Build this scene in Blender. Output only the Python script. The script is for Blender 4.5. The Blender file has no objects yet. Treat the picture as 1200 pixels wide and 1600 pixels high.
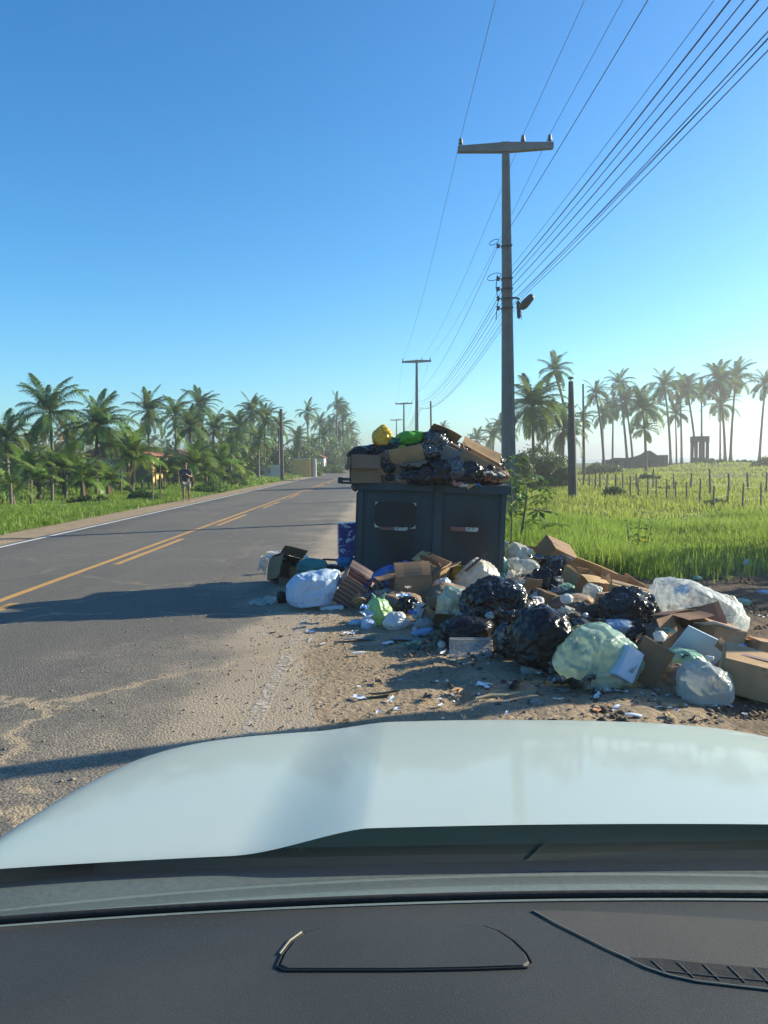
import bpy, bmesh, math, random
import numpy as np
from mathutils import Vector, Matrix, Euler

R = math.radians
S = bpy.context.scene
COL = S.collection
rng = random.Random(11)
nrg = np.random.default_rng(7)

# ------------------------------------------------------------------ camera
F = 1202.0
PHI = R(1.0)
TH = math.atan(79.9 / F)
PSI = math.atan(4.4 / F)
CAMZ = 1.65


def lvl(a, b, f):
    fh = f * math.cos(TH) - b * math.sin(TH)
    dn = f * math.sin(TH) + b * math.cos(TH)
    return Vector((a * math.cos(PSI) - fh * math.sin(PSI), fh * math.cos(PSI) + a * math.sin(PSI), -dn))


def ray(px, py):
    u, v = px - 600.0, py - 800.0
    return lvl(u * math.cos(PHI) - v * math.sin(PHI), u * math.sin(PHI) + v * math.cos(PHI), F)


def at(px, py, Y):
    d = ray(px, py)
    return Vector((0, 0, CAMZ)) + d * (Y / d.y)


def atz(px, py, z):
    d = ray(px, py)
    return Vector((0, 0, CAMZ)) + d * ((z - CAMZ) / d.z)


cam = bpy.data.cameras.new('camera')
camo = bpy.data.objects.new('camera', cam)
COL.objects.link(camo)
cam.sensor_fit = 'VERTICAL'
cam.sensor_height = 36.0
cam.lens = 36.0 * F / 1600.0
cam.clip_start = 0.02
cam.clip_end = 30000
rt = lvl(math.cos(PHI), math.sin(PHI), 0)
dw = lvl(-math.sin(PHI), math.cos(PHI), 0)
fw = lvl(0, 0, 1)
mw = Matrix((rt, -dw, -fw)).transposed().to_4x4()
mw.translation = (0, 0, CAMZ)
camo.matrix_world = mw
S.camera = camo

# ------------------------------------------------------------------ light
SUN_EL, SUN_AZ = R(21), R(19)          # azimuth: from +X towards +Y
world = bpy.data.worlds.new("World")
S.world = world
world.use_nodes = True
wn = world.node_tree
bg = wn.nodes['Background']
sky = wn.nodes.new('ShaderNodeTexSky')
sky.sky_type = 'NISHITA'
sky.sun_disc = False
sky.sun_elevation = SUN_EL
sky.sun_rotation = R(90) - SUN_AZ
sky.air_density = 1.0
sky.dust_density = 0.0
sky.ozone_density = 3.0
hs_ = wn.nodes.new('ShaderNodeHueSaturation')
hs_.inputs['Saturation'].default_value = 1.28
mx_ = wn.nodes.new('ShaderNodeMix')
mx_.data_type = 'RGBA'
mx_.blend_type = 'MULTIPLY'
mx_.inputs[0].default_value = 1.0
mx_.inputs[7].default_value = (.66, .98, 1.06, 1)
wn.links.new(sky.outputs[0], hs_.inputs['Color'])
wn.links.new(hs_.outputs[0], mx_.inputs[6])
wn.links.new(mx_.outputs[2], bg.inputs[0])
bg.inputs[1].default_value = 0.09
sun = bpy.data.lights.new('sun', 'SUN')
sun.energy = 5.0
sun.angle = R(0.5)
sun.color = (1.0, 0.90, 0.68)
suno = bpy.data.objects.new('sun', sun)
COL.objects.link(suno)
SUND = Vector((math.cos(SUN_AZ) * math.cos(SUN_EL), math.sin(SUN_AZ) * math.cos(SUN_EL), math.sin(SUN_EL)))
suno.rotation_euler = SUND.to_track_quat('Z', 'Y').to_euler()
suno.location = SUND * 60
S.view_settings.view_transform = 'Standard'
S.view_settings.look = 'None'
S.view_settings.exposure = 1.22
S.view_settings.gamma = 1.0
S.view_settings.use_curve_mapping = False
S.render.engine = 'CYCLES'
S.cycles.max_bounces = 8
S.cycles.transparent_max_bounces = 24
S.cycles.diffuse_bounces = 3
S.cycles.use_denoising = True
S.cycles.volume_bounces = 0


# ------------------------------------------------------------------ noise
def vnoise(P, seed=0):
    P = np.asarray(P, dtype=np.float64)
    if P.shape[1] == 2:
        P = np.column_stack([P, np.zeros(len(P))])
    i = np.floor(P).astype(np.int64)
    f = P - i
    u = f * f * (3 - 2 * f)

    def h(dx, dy, dz):
        n = ((i[:, 0] + dx) * 374761393 + (i[:, 1] + dy) * 668265263 + (i[:, 2] + dz) * 1440662683 + seed * 974634761) & 0xffffffff
        n = ((n ^ (n >> 13)) * 1274126177) & 0xffffffff
        n = ((n ^ (n >> 16)) * 2246822519) & 0xffffffff
        return ((n ^ (n >> 15)) & 0xffffff) / 8388607.5 - 1.0
    x, y, z = u[:, 0], u[:, 1], u[:, 2]
    a = h(0, 0, 0) * (1 - x) + h(1, 0, 0) * x
    b = h(0, 1, 0) * (1 - x) + h(1, 1, 0) * x
    c = h(0, 0, 1) * (1 - x) + h(1, 0, 1) * x
    d = h(0, 1, 1) * (1 - x) + h(1, 1, 1) * x
    return (a * (1 - y) + b * y) * (1 - z) + (c * (1 - y) + d * y) * z


def sst(a, b, x):
    t = np.clip((x - a) / (b - a), 0, 1)
    return t * t * (3 - 2 * t)


# ------------------------------------------------------------------ terrain height
def terrain(X, Y):
    X = np.asarray(X, float)
    Y = np.asarray(Y, float)
    z = -0.20 * sst(0.6, 4.5, X) - 0.15 * sst(4, 14, X)
    z = z + 0.10 * np.exp(-(((X - 2.6) / 1.5) ** 2 + ((Y - 9.0) / 2.6) ** 2))
    z = z + 0.16 * sst(-9.6, -11.5, X) + 0.3 * sst(-16, -30, X)
    P = np.column_stack([X.ravel(), Y.ravel()])
    n1 = vnoise(P * 0.06, 3).reshape(X.shape)
    n2 = vnoise(P * 0.25, 4).reshape(X.shape)
    off = np.maximum(sst(3, 12, X), sst(-10.5, -18, X))
    z = z + off * (0.10 * n2 * sst(8, 30, Y) + 0.25 * n1 * sst(25, 60, Y) * sst(6, 18, X))
    cx = 0.37 * Y + 8
    z = z + .80 * sst(55, 95, Y) * np.exp(-((X - cx) / 11.0) ** 2) * sst(8, 22, X)
    z = z - 2.6 * sst(62, 105, X - 0.02 * Y)
    return z


def ground_z(x, y):
    return float(terrain(np.array([x]), np.array([y]))[0])


def gpt(px, py):
    z = 0.0
    p = atz(px, min(py, 1500), -0.1)
    for _ in range(12):
        p = atz(px, py, z)
        z = 0.5 * z + 0.5 * ground_z(p.x, p.y)
    return p


# ------------------------------------------------------------------ mesh helpers
def mk(name, V, Fc, smooth=False, mat=None):
    V = np.ascontiguousarray(V, dtype=np.float32)
    me = bpy.data.meshes.new(name)
    if isinstance(Fc, np.ndarray):
        k = Fc.shape[1]
        me.vertices.add(len(V))
        me.vertices.foreach_set('co', V.ravel())
        me.loops.add(Fc.size)
        me.loops.foreach_set('vertex_index', np.ascontiguousarray(Fc, dtype=np.int32).ravel())
        me.polygons.add(len(Fc))
        me.polygons.foreach_set('loop_start', np.arange(0, Fc.size, k, dtype=np.int32))
        me.update(calc_edges=True)
    else:
        me.from_pydata([tuple(map(float, v)) for v in V], [], Fc)
        me.update()
    if smooth:
        me.polygons.foreach_set('use_smooth', np.ones(len(me.polygons), dtype=bool))
    if mat is not None:
        me.materials.append(mat)
    return me


def ob(name, me, parent=None, loc=None, rot=None):
    o = bpy.data.objects.new(name, me)
    COL.objects.link(o)
    if parent is not None:
        o.parent = parent
    if loc is not None:
        o.location = loc
    if rot is not None:
        o.rotation_euler = rot
    return o


def tag(o, label=None, cat=None, group=None, kind=None):
    if label:
        o['label'] = label
    if cat:
        o['category'] = cat
    if group:
        o['group'] = group
    if kind:
        o['kind'] = kind
    return o


def root(name, loc, label, cat, group=None, rot=None):
    o = bpy.data.objects.new(name, None)
    o.empty_display_size = 0.2
    COL.objects.link(o)
    o.location = loc
    if rot is not None:
        o.rotation_euler = rot
    return tag(o, label, cat, group)


class MB:
    """collects convex pieces into one mesh"""
    def __init__(self):
        self.V, self.F, self.n = [], [], 0

    def add(self, V, Fc):
        self.V += [tuple(v) for v in V]
        self.F += [tuple(i + self.n for i in f) for f in Fc]
        self.n += len(V)
        return self

    def box(self, c, s, rot=None):
        m = Euler(rot).to_matrix() if rot is not None else Matrix.Identity(3)
        V = []
        for x in (-.5, .5):
            for y in (-.5, .5):
                for z in (-.5, .5):
                    V.append(Vector(c) + m @ Vector((x * s[0], y * s[1], z * s[2])))
        return self.add(V, [(0, 1, 3, 2), (4, 6, 7, 5), (0, 4, 5, 1), (2, 3, 7, 6), (0, 2, 6, 4), (1, 5, 7, 3)])

    def tube(self, pts, rad, n=6, cap=True):
        pts = [Vector(p) for p in pts]
        if not hasattr(rad, '__len__'):
            rad = [rad] * len(pts)
        V = []
        for i, p in enumerate(pts):
            t = (pts[min(i + 1, len(pts) - 1)] - pts[max(i - 1, 0)]).normalized()
            a = Vector((0, 0, 1)) if abs(t.z) < .9 else Vector((1, 0, 0))
            b = t.cross(a).normalized()
            c = b.cross(t)
            for k in range(n):
                an = 2 * math.pi * k / n
                V.append(p + (b * math.cos(an) + c * math.sin(an)) * rad[i])
        Fc = []
        for i in range(len(pts) - 1):
            for k in range(n):
                Fc.append((i * n + k, i * n + (k + 1) % n, (i + 1) * n + (k + 1) % n, (i + 1) * n + k))
        if cap:
            Fc.append(tuple(range(n))[::-1])
            Fc.append(tuple((len(pts) - 1) * n + k for k in range(n)))
        return self.add(V, Fc)

    def lathe(self, c, prof, n=12, axis=(0, 0, 1)):
        q = Vector((0, 0, 1)).rotation_difference(Vector(axis))
        V = []
        for r, z in prof:
            for k in range(n):
                an = 2 * math.pi * k / n
                V.append(Vector(c) + q @ Vector((r * math.cos(an), r * math.sin(an), z)))
        Fc = []
        for i in range(len(prof) - 1):
            for k in range(n):
                Fc.append((i * n + k, i * n + (k + 1) % n, (i + 1) * n + (k + 1) % n, (i + 1) * n + k))
        Fc.append(tuple(range(n))[::-1])
        Fc.append(tuple((len(prof) - 1) * n + k for k in range(n)))
        return self.add(V, Fc)

    def prism(self, poly, depth, m):
        """poly in local xz, extruded along local y by depth, placed with matrix m"""
        n = len(poly)
        V = [m @ Vector((x, -depth / 2, z)) for x, z in poly] + [m @ Vector((x, depth / 2, z)) for x, z in poly]
        Fc = [tuple(range(n)), tuple(range(2 * n - 1, n - 1, -1))]
        for i in range(n):
            j = (i + 1) % n
            Fc.append((i, i + n, j + n, j))
        return self.add(V, Fc)

    def mesh(self, name, mat, smooth=False, bevel=0):
        me = mk(name, np.array(self.V), self.F, False, mat)
        if bevel:
            bm = bmesh.new()
            bm.from_mesh(me)
            bmesh.ops.bevel(bm, geom=bm.edges[:], offset=bevel, segments=2, affect='EDGES', clamp_overlap=True)
            bm.to_mesh(me)
            bm.free()
        if smooth:
            me.polygons.foreach_set('use_smooth', np.ones(len(me.polygons), dtype=bool))
        return me

    def build(self, name, mat, parent=None, smooth=False, bevel=0, loc=None, rot=None):
        return ob(name, self.mesh(name, mat, smooth, bevel), parent, loc, rot)


# ------------------------------------------------------------------ material helpers
class NT:
    def __init__(self, name):
        self.m = bpy.data.materials.new(name)
        self.m.use_nodes = True
        self.t = self.m.node_tree
        self.t.nodes.clear()
        self.out = self.t.nodes.new('ShaderNodeOutputMaterial')
        self.tc = self.t.nodes.new('ShaderNodeTexCoord').outputs['Object']

    def n(self, typ, ins=None, **props):
        nd = self.t.nodes.new('ShaderNode' + typ)
        for k, v in props.items():
            setattr(nd, k, v)
        for k, v in (ins or {}).items():
            self.set(nd.inputs[k], v)
        return nd

    def set(self, sock, v):
        if hasattr(v, 'node'):
            self.t.links.new(v, sock)
        elif isinstance(v, (tuple, list)) and len(v) == 3 and sock.type == 'RGBA':
            sock.default_value = (*v, 1)
        else:
            sock.default_value = v

    def noise(self, scale, detail=5, rough=.55, vec=None, dist=0):
        return self.n('TexNoise', {'Vector': vec or self.tc, 'Scale': scale, 'Detail': detail, 'Roughness': rough, 'Distortion': dist}).outputs['Fac']

    def ramp(self, fac, stops):
        r = self.n('ValToRGB', {'Fac': fac})
        e = r.color_ramp.elements
        while len(e) < len(stops):
            e.new(0.5)
        for el, (p, c) in zip(e, stops):
            el.position = p
            el.color = (*c, 1) if hasattr(c, '__len__') else (c, c, c, 1)
        return r.outputs[0]

    def mix(self, fac, a, b):
        nd = self.n('Mix', data_type='RGBA')
        self.set(nd.inputs[0], fac)
        self.set(nd.inputs[6], a)
        self.set(nd.inputs[7], b)
        return nd.outputs[2]

    def math(self, op, a, b=0.0, c=0.0):
        nd = self.n('Math', operation=op)
        for i, v in enumerate((a, b, c)):
            self.set(nd.inputs[i], v)
        return nd.outputs[0]

    def bump(self, h, strength=.3, dist=.02, normal=None):
        ins = {'Height': h, 'Strength': strength, 'Distance': dist}
        if normal:
            ins['Normal'] = normal
        return self.n('Bump', ins).outputs[0]

    def fin(self, shader):
        self.t.links.new(shader, self.out.inputs['Surface'])
        return self.m


def pm(name, c1, c2=None, scale=4, rough=.6, bump=0, bscale=25, bdist=.01, metal=0, spec=.5, transl=0, alpha=1, coat=0, vary=0,
       crinkle=0, cscale=9, speck=None):
    g = NT(name)
    c2 = c2 or tuple(c * .75 for c in c1)
    col = g.ramp(g.noise(scale), [(.32, c2), (.68, c1)])
    if speck:
        col = g.mix(g.ramp(g.noise(speck[1], 3), [(.6, 0.0), (.72, 1.0)]), col, speck[0])
    if vary:
        oi = g.n('ObjectInfo').outputs['Random']
        v = g.math('MULTIPLY_ADD', oi, 2 * vary, 1 - vary)
        h = g.math('MULTIPLY_ADD', oi, .04, .48)
        col = g.n('HueSaturation', {'Color': col, 'Value': v, 'Hue': h}).outputs[0]
    nrm = None
    if bump:
        nrm = g.bump(g.noise(bscale, 6, .6), bump, bdist)
    if crinkle:
        rd = g.n('TexNoise', {'Vector': g.tc, 'Scale': cscale * .28, 'Detail': 4, 'Roughness': .5, 'Distortion': 1.1}, noise_type='RIDGED_MULTIFRACTAL').outputs['Fac']
        r2_ = g.n('TexNoise', {'Vector': g.tc, 'Scale': cscale * .8, 'Detail': 2, 'Distortion': .6}, noise_type='RIDGED_MULTIFRACTAL').outputs['Fac']
        nrm = g.bump(g.math('ADD', rd, g.math('MULTIPLY', r2_, .4)), min(1.0, crinkle * 1.25), .055, nrm)
    ins = {'Base Color': col, 'Roughness': rough, 'Metallic': metal, 'Specular IOR Level': spec, 'Coat Weight': coat}
    if coat:
        ins['Coat Roughness'] = .06
    if nrm:
        ins['Normal'] = nrm
    sh = g.n('BsdfPrincipled', ins).outputs[0]
    if transl:
        tr = g.n('BsdfTranslucent', {'Color': col})
        if nrm:
            g.set(tr.inputs['Normal'], nrm)
        sh = g.n('MixShader', {0: transl, 1: sh, 2: tr.outputs[0]}).outputs[0]
    if alpha < 1:
        fr = g.n('LayerWeight', {'Blend': .35}).outputs['Facing']
        a = g.math('MULTIPLY_ADD', fr, (1 - alpha) * .8, alpha)
        sh = g.n('MixShader', {0: a, 1: g.n('BsdfTransparent', {'Color': (.95, .97, .96)}).outputs[0], 2: sh}).outputs[0]
    return g.fin(sh)


M = {}
M['concrete'] = pm('concrete', (.19, .185, .175), (.14, .138, .13), 3, .85, .3, 30)
M['dark_pole'] = pm('weathered_dark_pole', (.075, .07, .065), (.045, .042, .04), 3, .85, .3, 30)
M['wood'] = pm('weathered_wood', (.17, .135, .10), (.10, .08, .06), 6, .9, .4, 40, vary=.25)
M['young_bark'] = pm('young_palm_bark', (.10, .085, .055), (.06, .055, .035), 5, .9, .5, 20)
M['porcelain'] = pm('insulator_porcelain', (.05, .042, .04), None, 6, .3)
M['steel'] = pm('galvanised_steel', (.25, .25, .25), (.18, .18, .18), 8, .5, metal=.6)
M['darksteel'] = pm('dark_steel', (.05, .055, .06), None, 8, .5)
M['wire'] = pm('wire_jacket', (.03, .03, .033), None, 3, .6)
M['bark'] = pm('palm_bark', (.17, .145, .115), (.10, .085, .07), 5, .9, .5, 20, vary=.2)
M['frond'] = pm('palm_frond', (.135, .205, .046), (.092, .15, .038), 2, .5, spec=.35, transl=.45, vary=.22)
M['frond_young'] = pm('young_palm_frond', (.18, .26, .042), (.13, .205, .036), 2, .45, spec=.35, transl=.42, vary=.22)
M['frond_dry'] = pm('dry_palm_frond', (.26, .165, .06), (.17, .11, .05), 2, .7, spec=.2, transl=.3, vary=.2)
M['leaf'] = pm('bush_leaf', (.10, .16, .036), (.065, .115, .028), 1.5, .5, spec=.35, transl=.35, vary=.15)
M['leaf_dark'] = pm('dark_bush_leaf', (.095, .155, .04), (.066, .115, .032), 1.2, .5, spec=.35, transl=.3, vary=.15)
M['leaf_bright'] = pm('bright_plant_leaf', (.10, .17, .03), (.07, .13, .025), 3, .45, spec=.4, transl=.42, vary=.15)
M['grass'] = pm('grass_blade', (.24, .34, .052), (.165, .26, .04), .6, .5, spec=.3, transl=.6)
M['field_grass'] = pm('field_grass_blade', (.28, .34, .056), (.21, .255, .05), .25, .5, spec=.25, transl=.58)
M['verge_grass'] = pm('verge_grass_blade', (.23, .33, .048), (.155, .25, .036), .5, .5, spec=.3, transl=.42)
M['stem'] = pm('plant_stem', (.12, .15, .06), None, 6, .7)
M['skin'] = pm('skin', (.20, .11, .07), (.17, .09, .06), 6, .5)
M['hair'] = pm('hair', (.015, .012, .01), None, 9, .6)
M['shirt'] = pm('shirt_cloth', (.022, .024, .030), (.04, .042, .046), 14, .85)
M['shorts'] = pm('shorts_cloth', (.30, .29, .22), (.05, .06, .045), 7, .85)
M['kraft'] = pm('kraft_cardboard', (.44, .30, .18), (.30, .19, .11), 3.2, .85, .12, 60, .004, spec=.2, vary=.16, speck=((.17, .115, .075), 6.5))
M['kraft_dark'] = pm('dark_cardboard', (.24, .15, .095), (.19, .115, .075), 2.2, .85, .12, 60, .004, spec=.2, vary=.12, speck=((.17, .115, .075), 6.5))
M['kraft_pale'] = pm('pale_cardboard', (.52, .40, .27), (.44, .33, .21), 2.2, .8, .1, 60, .004, spec=.25, vary=.1, speck=((.17, .115, .075), 6.5))
M['tape'] = pm('brown_tape', (.30, .17, .08), None, 6, .3)
M['grey_board'] = pm('grey_board', (.22, .22, .22), (.16, .16, .165), 3, .7)
M['white_board'] = pm('white_board', (.72, .76, .80), (.62, .66, .70), 3, .55)
M['blue_board'] = pm('pale_blue_board', (.48, .60, .74), (.42, .54, .68), 3, .5)
M['orange_card'] = pm('orange_card', (.50, .24, .10), (.38, .17, .08), 4, .7)
M['black'] = pm('black_bin_liner', (.010, .011, .013), (.007, .007, .009), 4, .2, spec=.42, crinkle=0.75, cscale=24)
M['black_matte'] = pm('dull_black_plastic', (.011, .012, .014), (.008, .008, .010), 4, .30, spec=.32, crinkle=0.5, cscale=18)
M['white'] = pm('white_plastic', (.72, .74, .74), (.60, .62, .64), 3, .38, transl=.3, crinkle=.6, cscale=20)
M['cream'] = pm('cream_plastic', (.70, .68, .60), (.58, .55, .46), 3, .38, transl=.35, crinkle=.6, cscale=20)
M['paleblue'] = pm('pale_blue_plastic', (.52, .66, .82), (.44, .58, .76), 3, .38, transl=.3, crinkle=.6, cscale=20)
M['blue'] = pm('blue_plastic', (.10, .26, .62), (.06, .18, .50), 3, .35, transl=.25, crinkle=.6, cscale=20)
M['deepblue'] = pm('deep_blue_plastic', (.035, .06, .28), (.03, .045, .20), 5, .3, crinkle=.6, cscale=20, speck=((.65, .7, .8), 5.5))
M['skyblue'] = pm('bright_blue_plastic', (.03, .28, .62), (.02, .22, .5), 3, .3, transl=.25, crinkle=.6, cscale=20)
M['teal'] = pm('teal_plastic', (.05, .26, .26), (.035, .19, .20), 3, .4, transl=.25, crinkle=.6, cscale=20)
M['mint'] = pm('mint_plastic', (.36, .62, .48), (.28, .52, .40), 3, .35, transl=.4, crinkle=.6, cscale=20)
M['green'] = pm('bright_green_plastic', (.16, .52, .06), (.10, .40, .06), 4, .32, transl=.35, crinkle=.6, cscale=20)
M['greenyellow'] = pm('green_yellow_plastic', (.42, .60, .26), (.25, .50, .30), 2, .35, transl=.4, crinkle=.6, cscale=20)
M['yellow'] = pm('yellow_plastic', (.72, .52, .05), (.62, .42, .04), 4, .32, transl=.3, crinkle=.6, cscale=20, speck=((.30, .15, .03), 6))
M['olive'] = pm('olive_yellow_plastic', (.46, .42, .06), (.34, .32, .05), 4, .35, transl=.3, crinkle=.6, cscale=20)
M['greygreen'] = pm('grey_green_film', (.34, .46, .42), (.25, .36, .34), 2.5, .32, transl=.35, alpha=.82, crinkle=.7, cscale=15)
M['greenfilm'] = pm('pale_green_film', (.42, .58, .48), (.34, .50, .42), 2.0, .3, transl=.4, alpha=.72, crinkle=.35, cscale=9)
M['clear'] = pm('clear_film', (.78, .82, .82), (.68, .73, .74), 2.5, .2, transl=.4, alpha=.26, crinkle=.7, cscale=15)
M['clear_grey'] = pm('greyish_film', (.62, .67, .65), (.52, .57, .56), 2.5, .22, transl=.45, alpha=.6, crinkle=.7, cscale=15)
M['hard_clear'] = pm('clear_rigid_plastic', (.78, .80, .82), None, 6, .12, alpha=.28, transl=.2)
M['silver'] = pm('silver_black_film', (.07, .075, .08), (.02, .02, .022), 7, .16, spec=1, crinkle=0.95, cscale=26)
M['brown_mix'] = pm('brown_paper_waste', (.28, .19, .12), (.14, .10, .075), 7, .8, .4, 30)
M['red'] = pm('red_cloth', (.42, .08, .06), (.30, .06, .05), 6, .7)
M['pink'] = pm('pink_cloth', (.50, .26, .28), (.38, .18, .20), 6, .7, transl=.2)
M['bottle_blue'] = pm('blue_bottle_plastic', (.30, .50, .80), (.22, .42, .74), 3, .15, alpha=.6, transl=.3)
M['soil'] = pm('dark_soil', (.085, .065, .048), (.05, .04, .03), 5, .95, .6, 25)
M['yellow_wall'] = pm('yellow_painted_wall', (.62, .44, .14), (.52, .36, .11), 2, .85)
M['white_wall'] = pm('white_painted_wall', (.62, .61, .56), (.50, .49, .45), 2, .85)
M['old_wall'] = pm('old_plaster_wall', (.13, .115, .10), (.08, .072, .065), 1.2, .9, .3, 12)
M['tile'] = pm('clay_roof_tile', (.34, .13, .07), (.25, .10, .06), 4, .85, .3, 20)
M['dark_glass'] = pm('dark_window', (.02, .024, .028), None, 4, .1)
M['bottom'] = pm('dark_rubbish_layer', (.05, .048, .045), (.02, .02, .022), 6, .8, .6, 14)
M['yellow_flower'] = pm('yellow_petal', (.75, .55, .04), None, 6, .5, transl=.3)


# ------------------------------------------------------------------ ground, road
def ground_material():
    g = NT('earth_and_sand')
    sand = g.n('Attribute', attribute_name='sand').outputs['Fac']
    veg = g.n('Attribute', attribute_name='turf').outputs['Fac']
    dirt = g.ramp(g.noise(.9, 8, .65), [(.3, (.25, .19, .125)), (.55, (.35, .27, .182)), (.75, (.44, .345, .235))])
    fine = g.noise(38, 6, .7)
    dirt = g.mix(g.ramp(fine, [(.35, 1.0), (.55, 0.0)]), dirt, (.21, .16, .108))
    soil = g.ramp(g.noise(3.0, 7, .65), [(.3, (.06, .046, .034)), (.7, (.155, .115, .08))])
    beige = g.ramp(g.noise(2.2, 7, .6), [(.3, (.24, .18, .115)), (.7, (.34, .26, .17))])
    nz = g.noise(1.3, 6, .65)
    sf = g.ramp(g.math('ADD', sand, g.math('MULTIPLY_ADD', nz, .7, -.35)), [(.35, 0.0), (.65, 1.0)])
    base = g.mix(sf, soil, dirt)
    bf = g.ramp(g.math('ADD', sand, g.math('MULTIPLY_ADD', nz, .5, -.25)), [(1.3, 0.0), (1.6, 1.0)])
    base = g.mix(g.ramp(g.math('SUBTRACT', sand, 1.0), [(.2, 0.0), (.6, 1.0)]), base, beige)
    turf = g.ramp(g.noise(.35, 8, .7), [(.3, (.06, .085, .02)), (.6, (.095, .125, .03)), (.8, (.13, .14, .045))])
    tf = g.ramp(g.math('ADD', veg, g.math('MULTIPLY_ADD', nz, .6, -.3)), [(.4, 0.0), (.6, 1.0)])
    col = g.mix(tf, base, turf)
    vo = g.n('TexVoronoi', {'Vector': g.tc, 'Scale': 26.0}, feature='F1').outputs['Distance']
    h = g.math('ADD', g.math('MULTIPLY', g.noise(14, 8, .7), 1.0), g.math('MULTIPLY', vo, -.3))
    return g.fin(g.n('BsdfPrincipled', {'Base Color': col, 'Roughness': .95, 'Specular IOR Level': .15, 'Normal': g.bump(h, .8, .035)}).outputs[0])


def axis(segs):
    out = []
    for a, b, st in segs:
        out += list(np.arange(a, b, st))
    out.append(segs[-1][1])
    return np.array(out)


gx = axis([(-1500, -200, 130), (-200, -40, 16), (-40, -14, 2.6), (-14, -8, .5), (-8, -1, 1.4), (-1, 6.5, .045), (6.5, 16, .4), (16, 70, 2.2), (70, 130, 6), (130, 400, 90)])
gy = axis([(-60, -2, 6), (-2, 3.5, .5), (3.5, 12.5, .05), (12.5, 30, .5), (30, 130, 2.2), (130, 500, 20), (500, 4000, 350)])
GX, GY = np.meshgrid(gx, gy)
GZ = terrain(GX, GY)
P2 = np.column_stack([GX.ravel(), GY.ravel()])
rough = (vnoise(P2 * 1.7, 21) * .030 + vnoise(P2 * 5, 22) * .016 + (1 - np.abs(vnoise(P2 * 11, 23)) * 2) * .010 + vnoise(P2 * 24, 24) * .007).reshape(GX.shape)
rw = sst(-.5, .6, GX) * sst(7.5, 6, GX) * sst(13.5, 12, GY)
rut = -.03 * np.exp(-((GX - .55 - .08 * np.sin(GY)) / .13) ** 2) * sst(9, 7, GY) * (1 + .3 * np.sin(GY * 28))
GZ = GZ + rw * (rough + rut) - .004
GZ = GZ - .03 * sst(-1.0, -1.5, GX) * sst(-8.9, -8.0, GX)
nxg = len(gx)
idx = np.arange(len(gx) * len(gy)).reshape(len(gy), len(gx))
Fq = np.stack([idx[:-1, :-1], idx[:-1, 1:], idx[1:, 1:], idx[1:, :-1]], -1).reshape(-1, 4)
gme = mk('ground', np.column_stack([GX.ravel(), GY.ravel(), GZ.ravel()]), Fq, True)


def yb(X):
    return np.interp(X, [1.0, 1.8, 3.0, 4.2, 5.2, 6.5, 9, 30], [60, 12.6, 11.8, 11.0, 11.4, 12.2, 13.0, 13.0])


def turf_w(X, Y):
    right = sst(-.7, .9, Y - yb(X)) * sst(1.0, 2.2, X)
    left = sst(-9.25, -9.75, X)
    return np.maximum(right, left)


TW = turf_w(GX, GY)
beach = sst(60, 90, GX)
SW = 1.0 * sst(4.2, .6, GX - .12 * (GY - 6)) + .75 * sst(-8.2, -8.5, GX) * sst(-12, -9, GX) + .6 * ((GX > -1) & (GX < 1.6) & (GY > 12)) + beach
SW = np.where(GX < -12, 0.2, SW)
TW = TW * (1 - beach)
for nm, arr in (('sand', SW), ('turf', TW)):
    a = gme.attributes.new(nm, 'FLOAT', 'POINT')
    a.data.foreach_set('value', np.ascontiguousarray(arr.ravel(), dtype=np.float32))
gme.materials.append(ground_material())
tag(ob('ground', gme), kind='structure')


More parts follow.
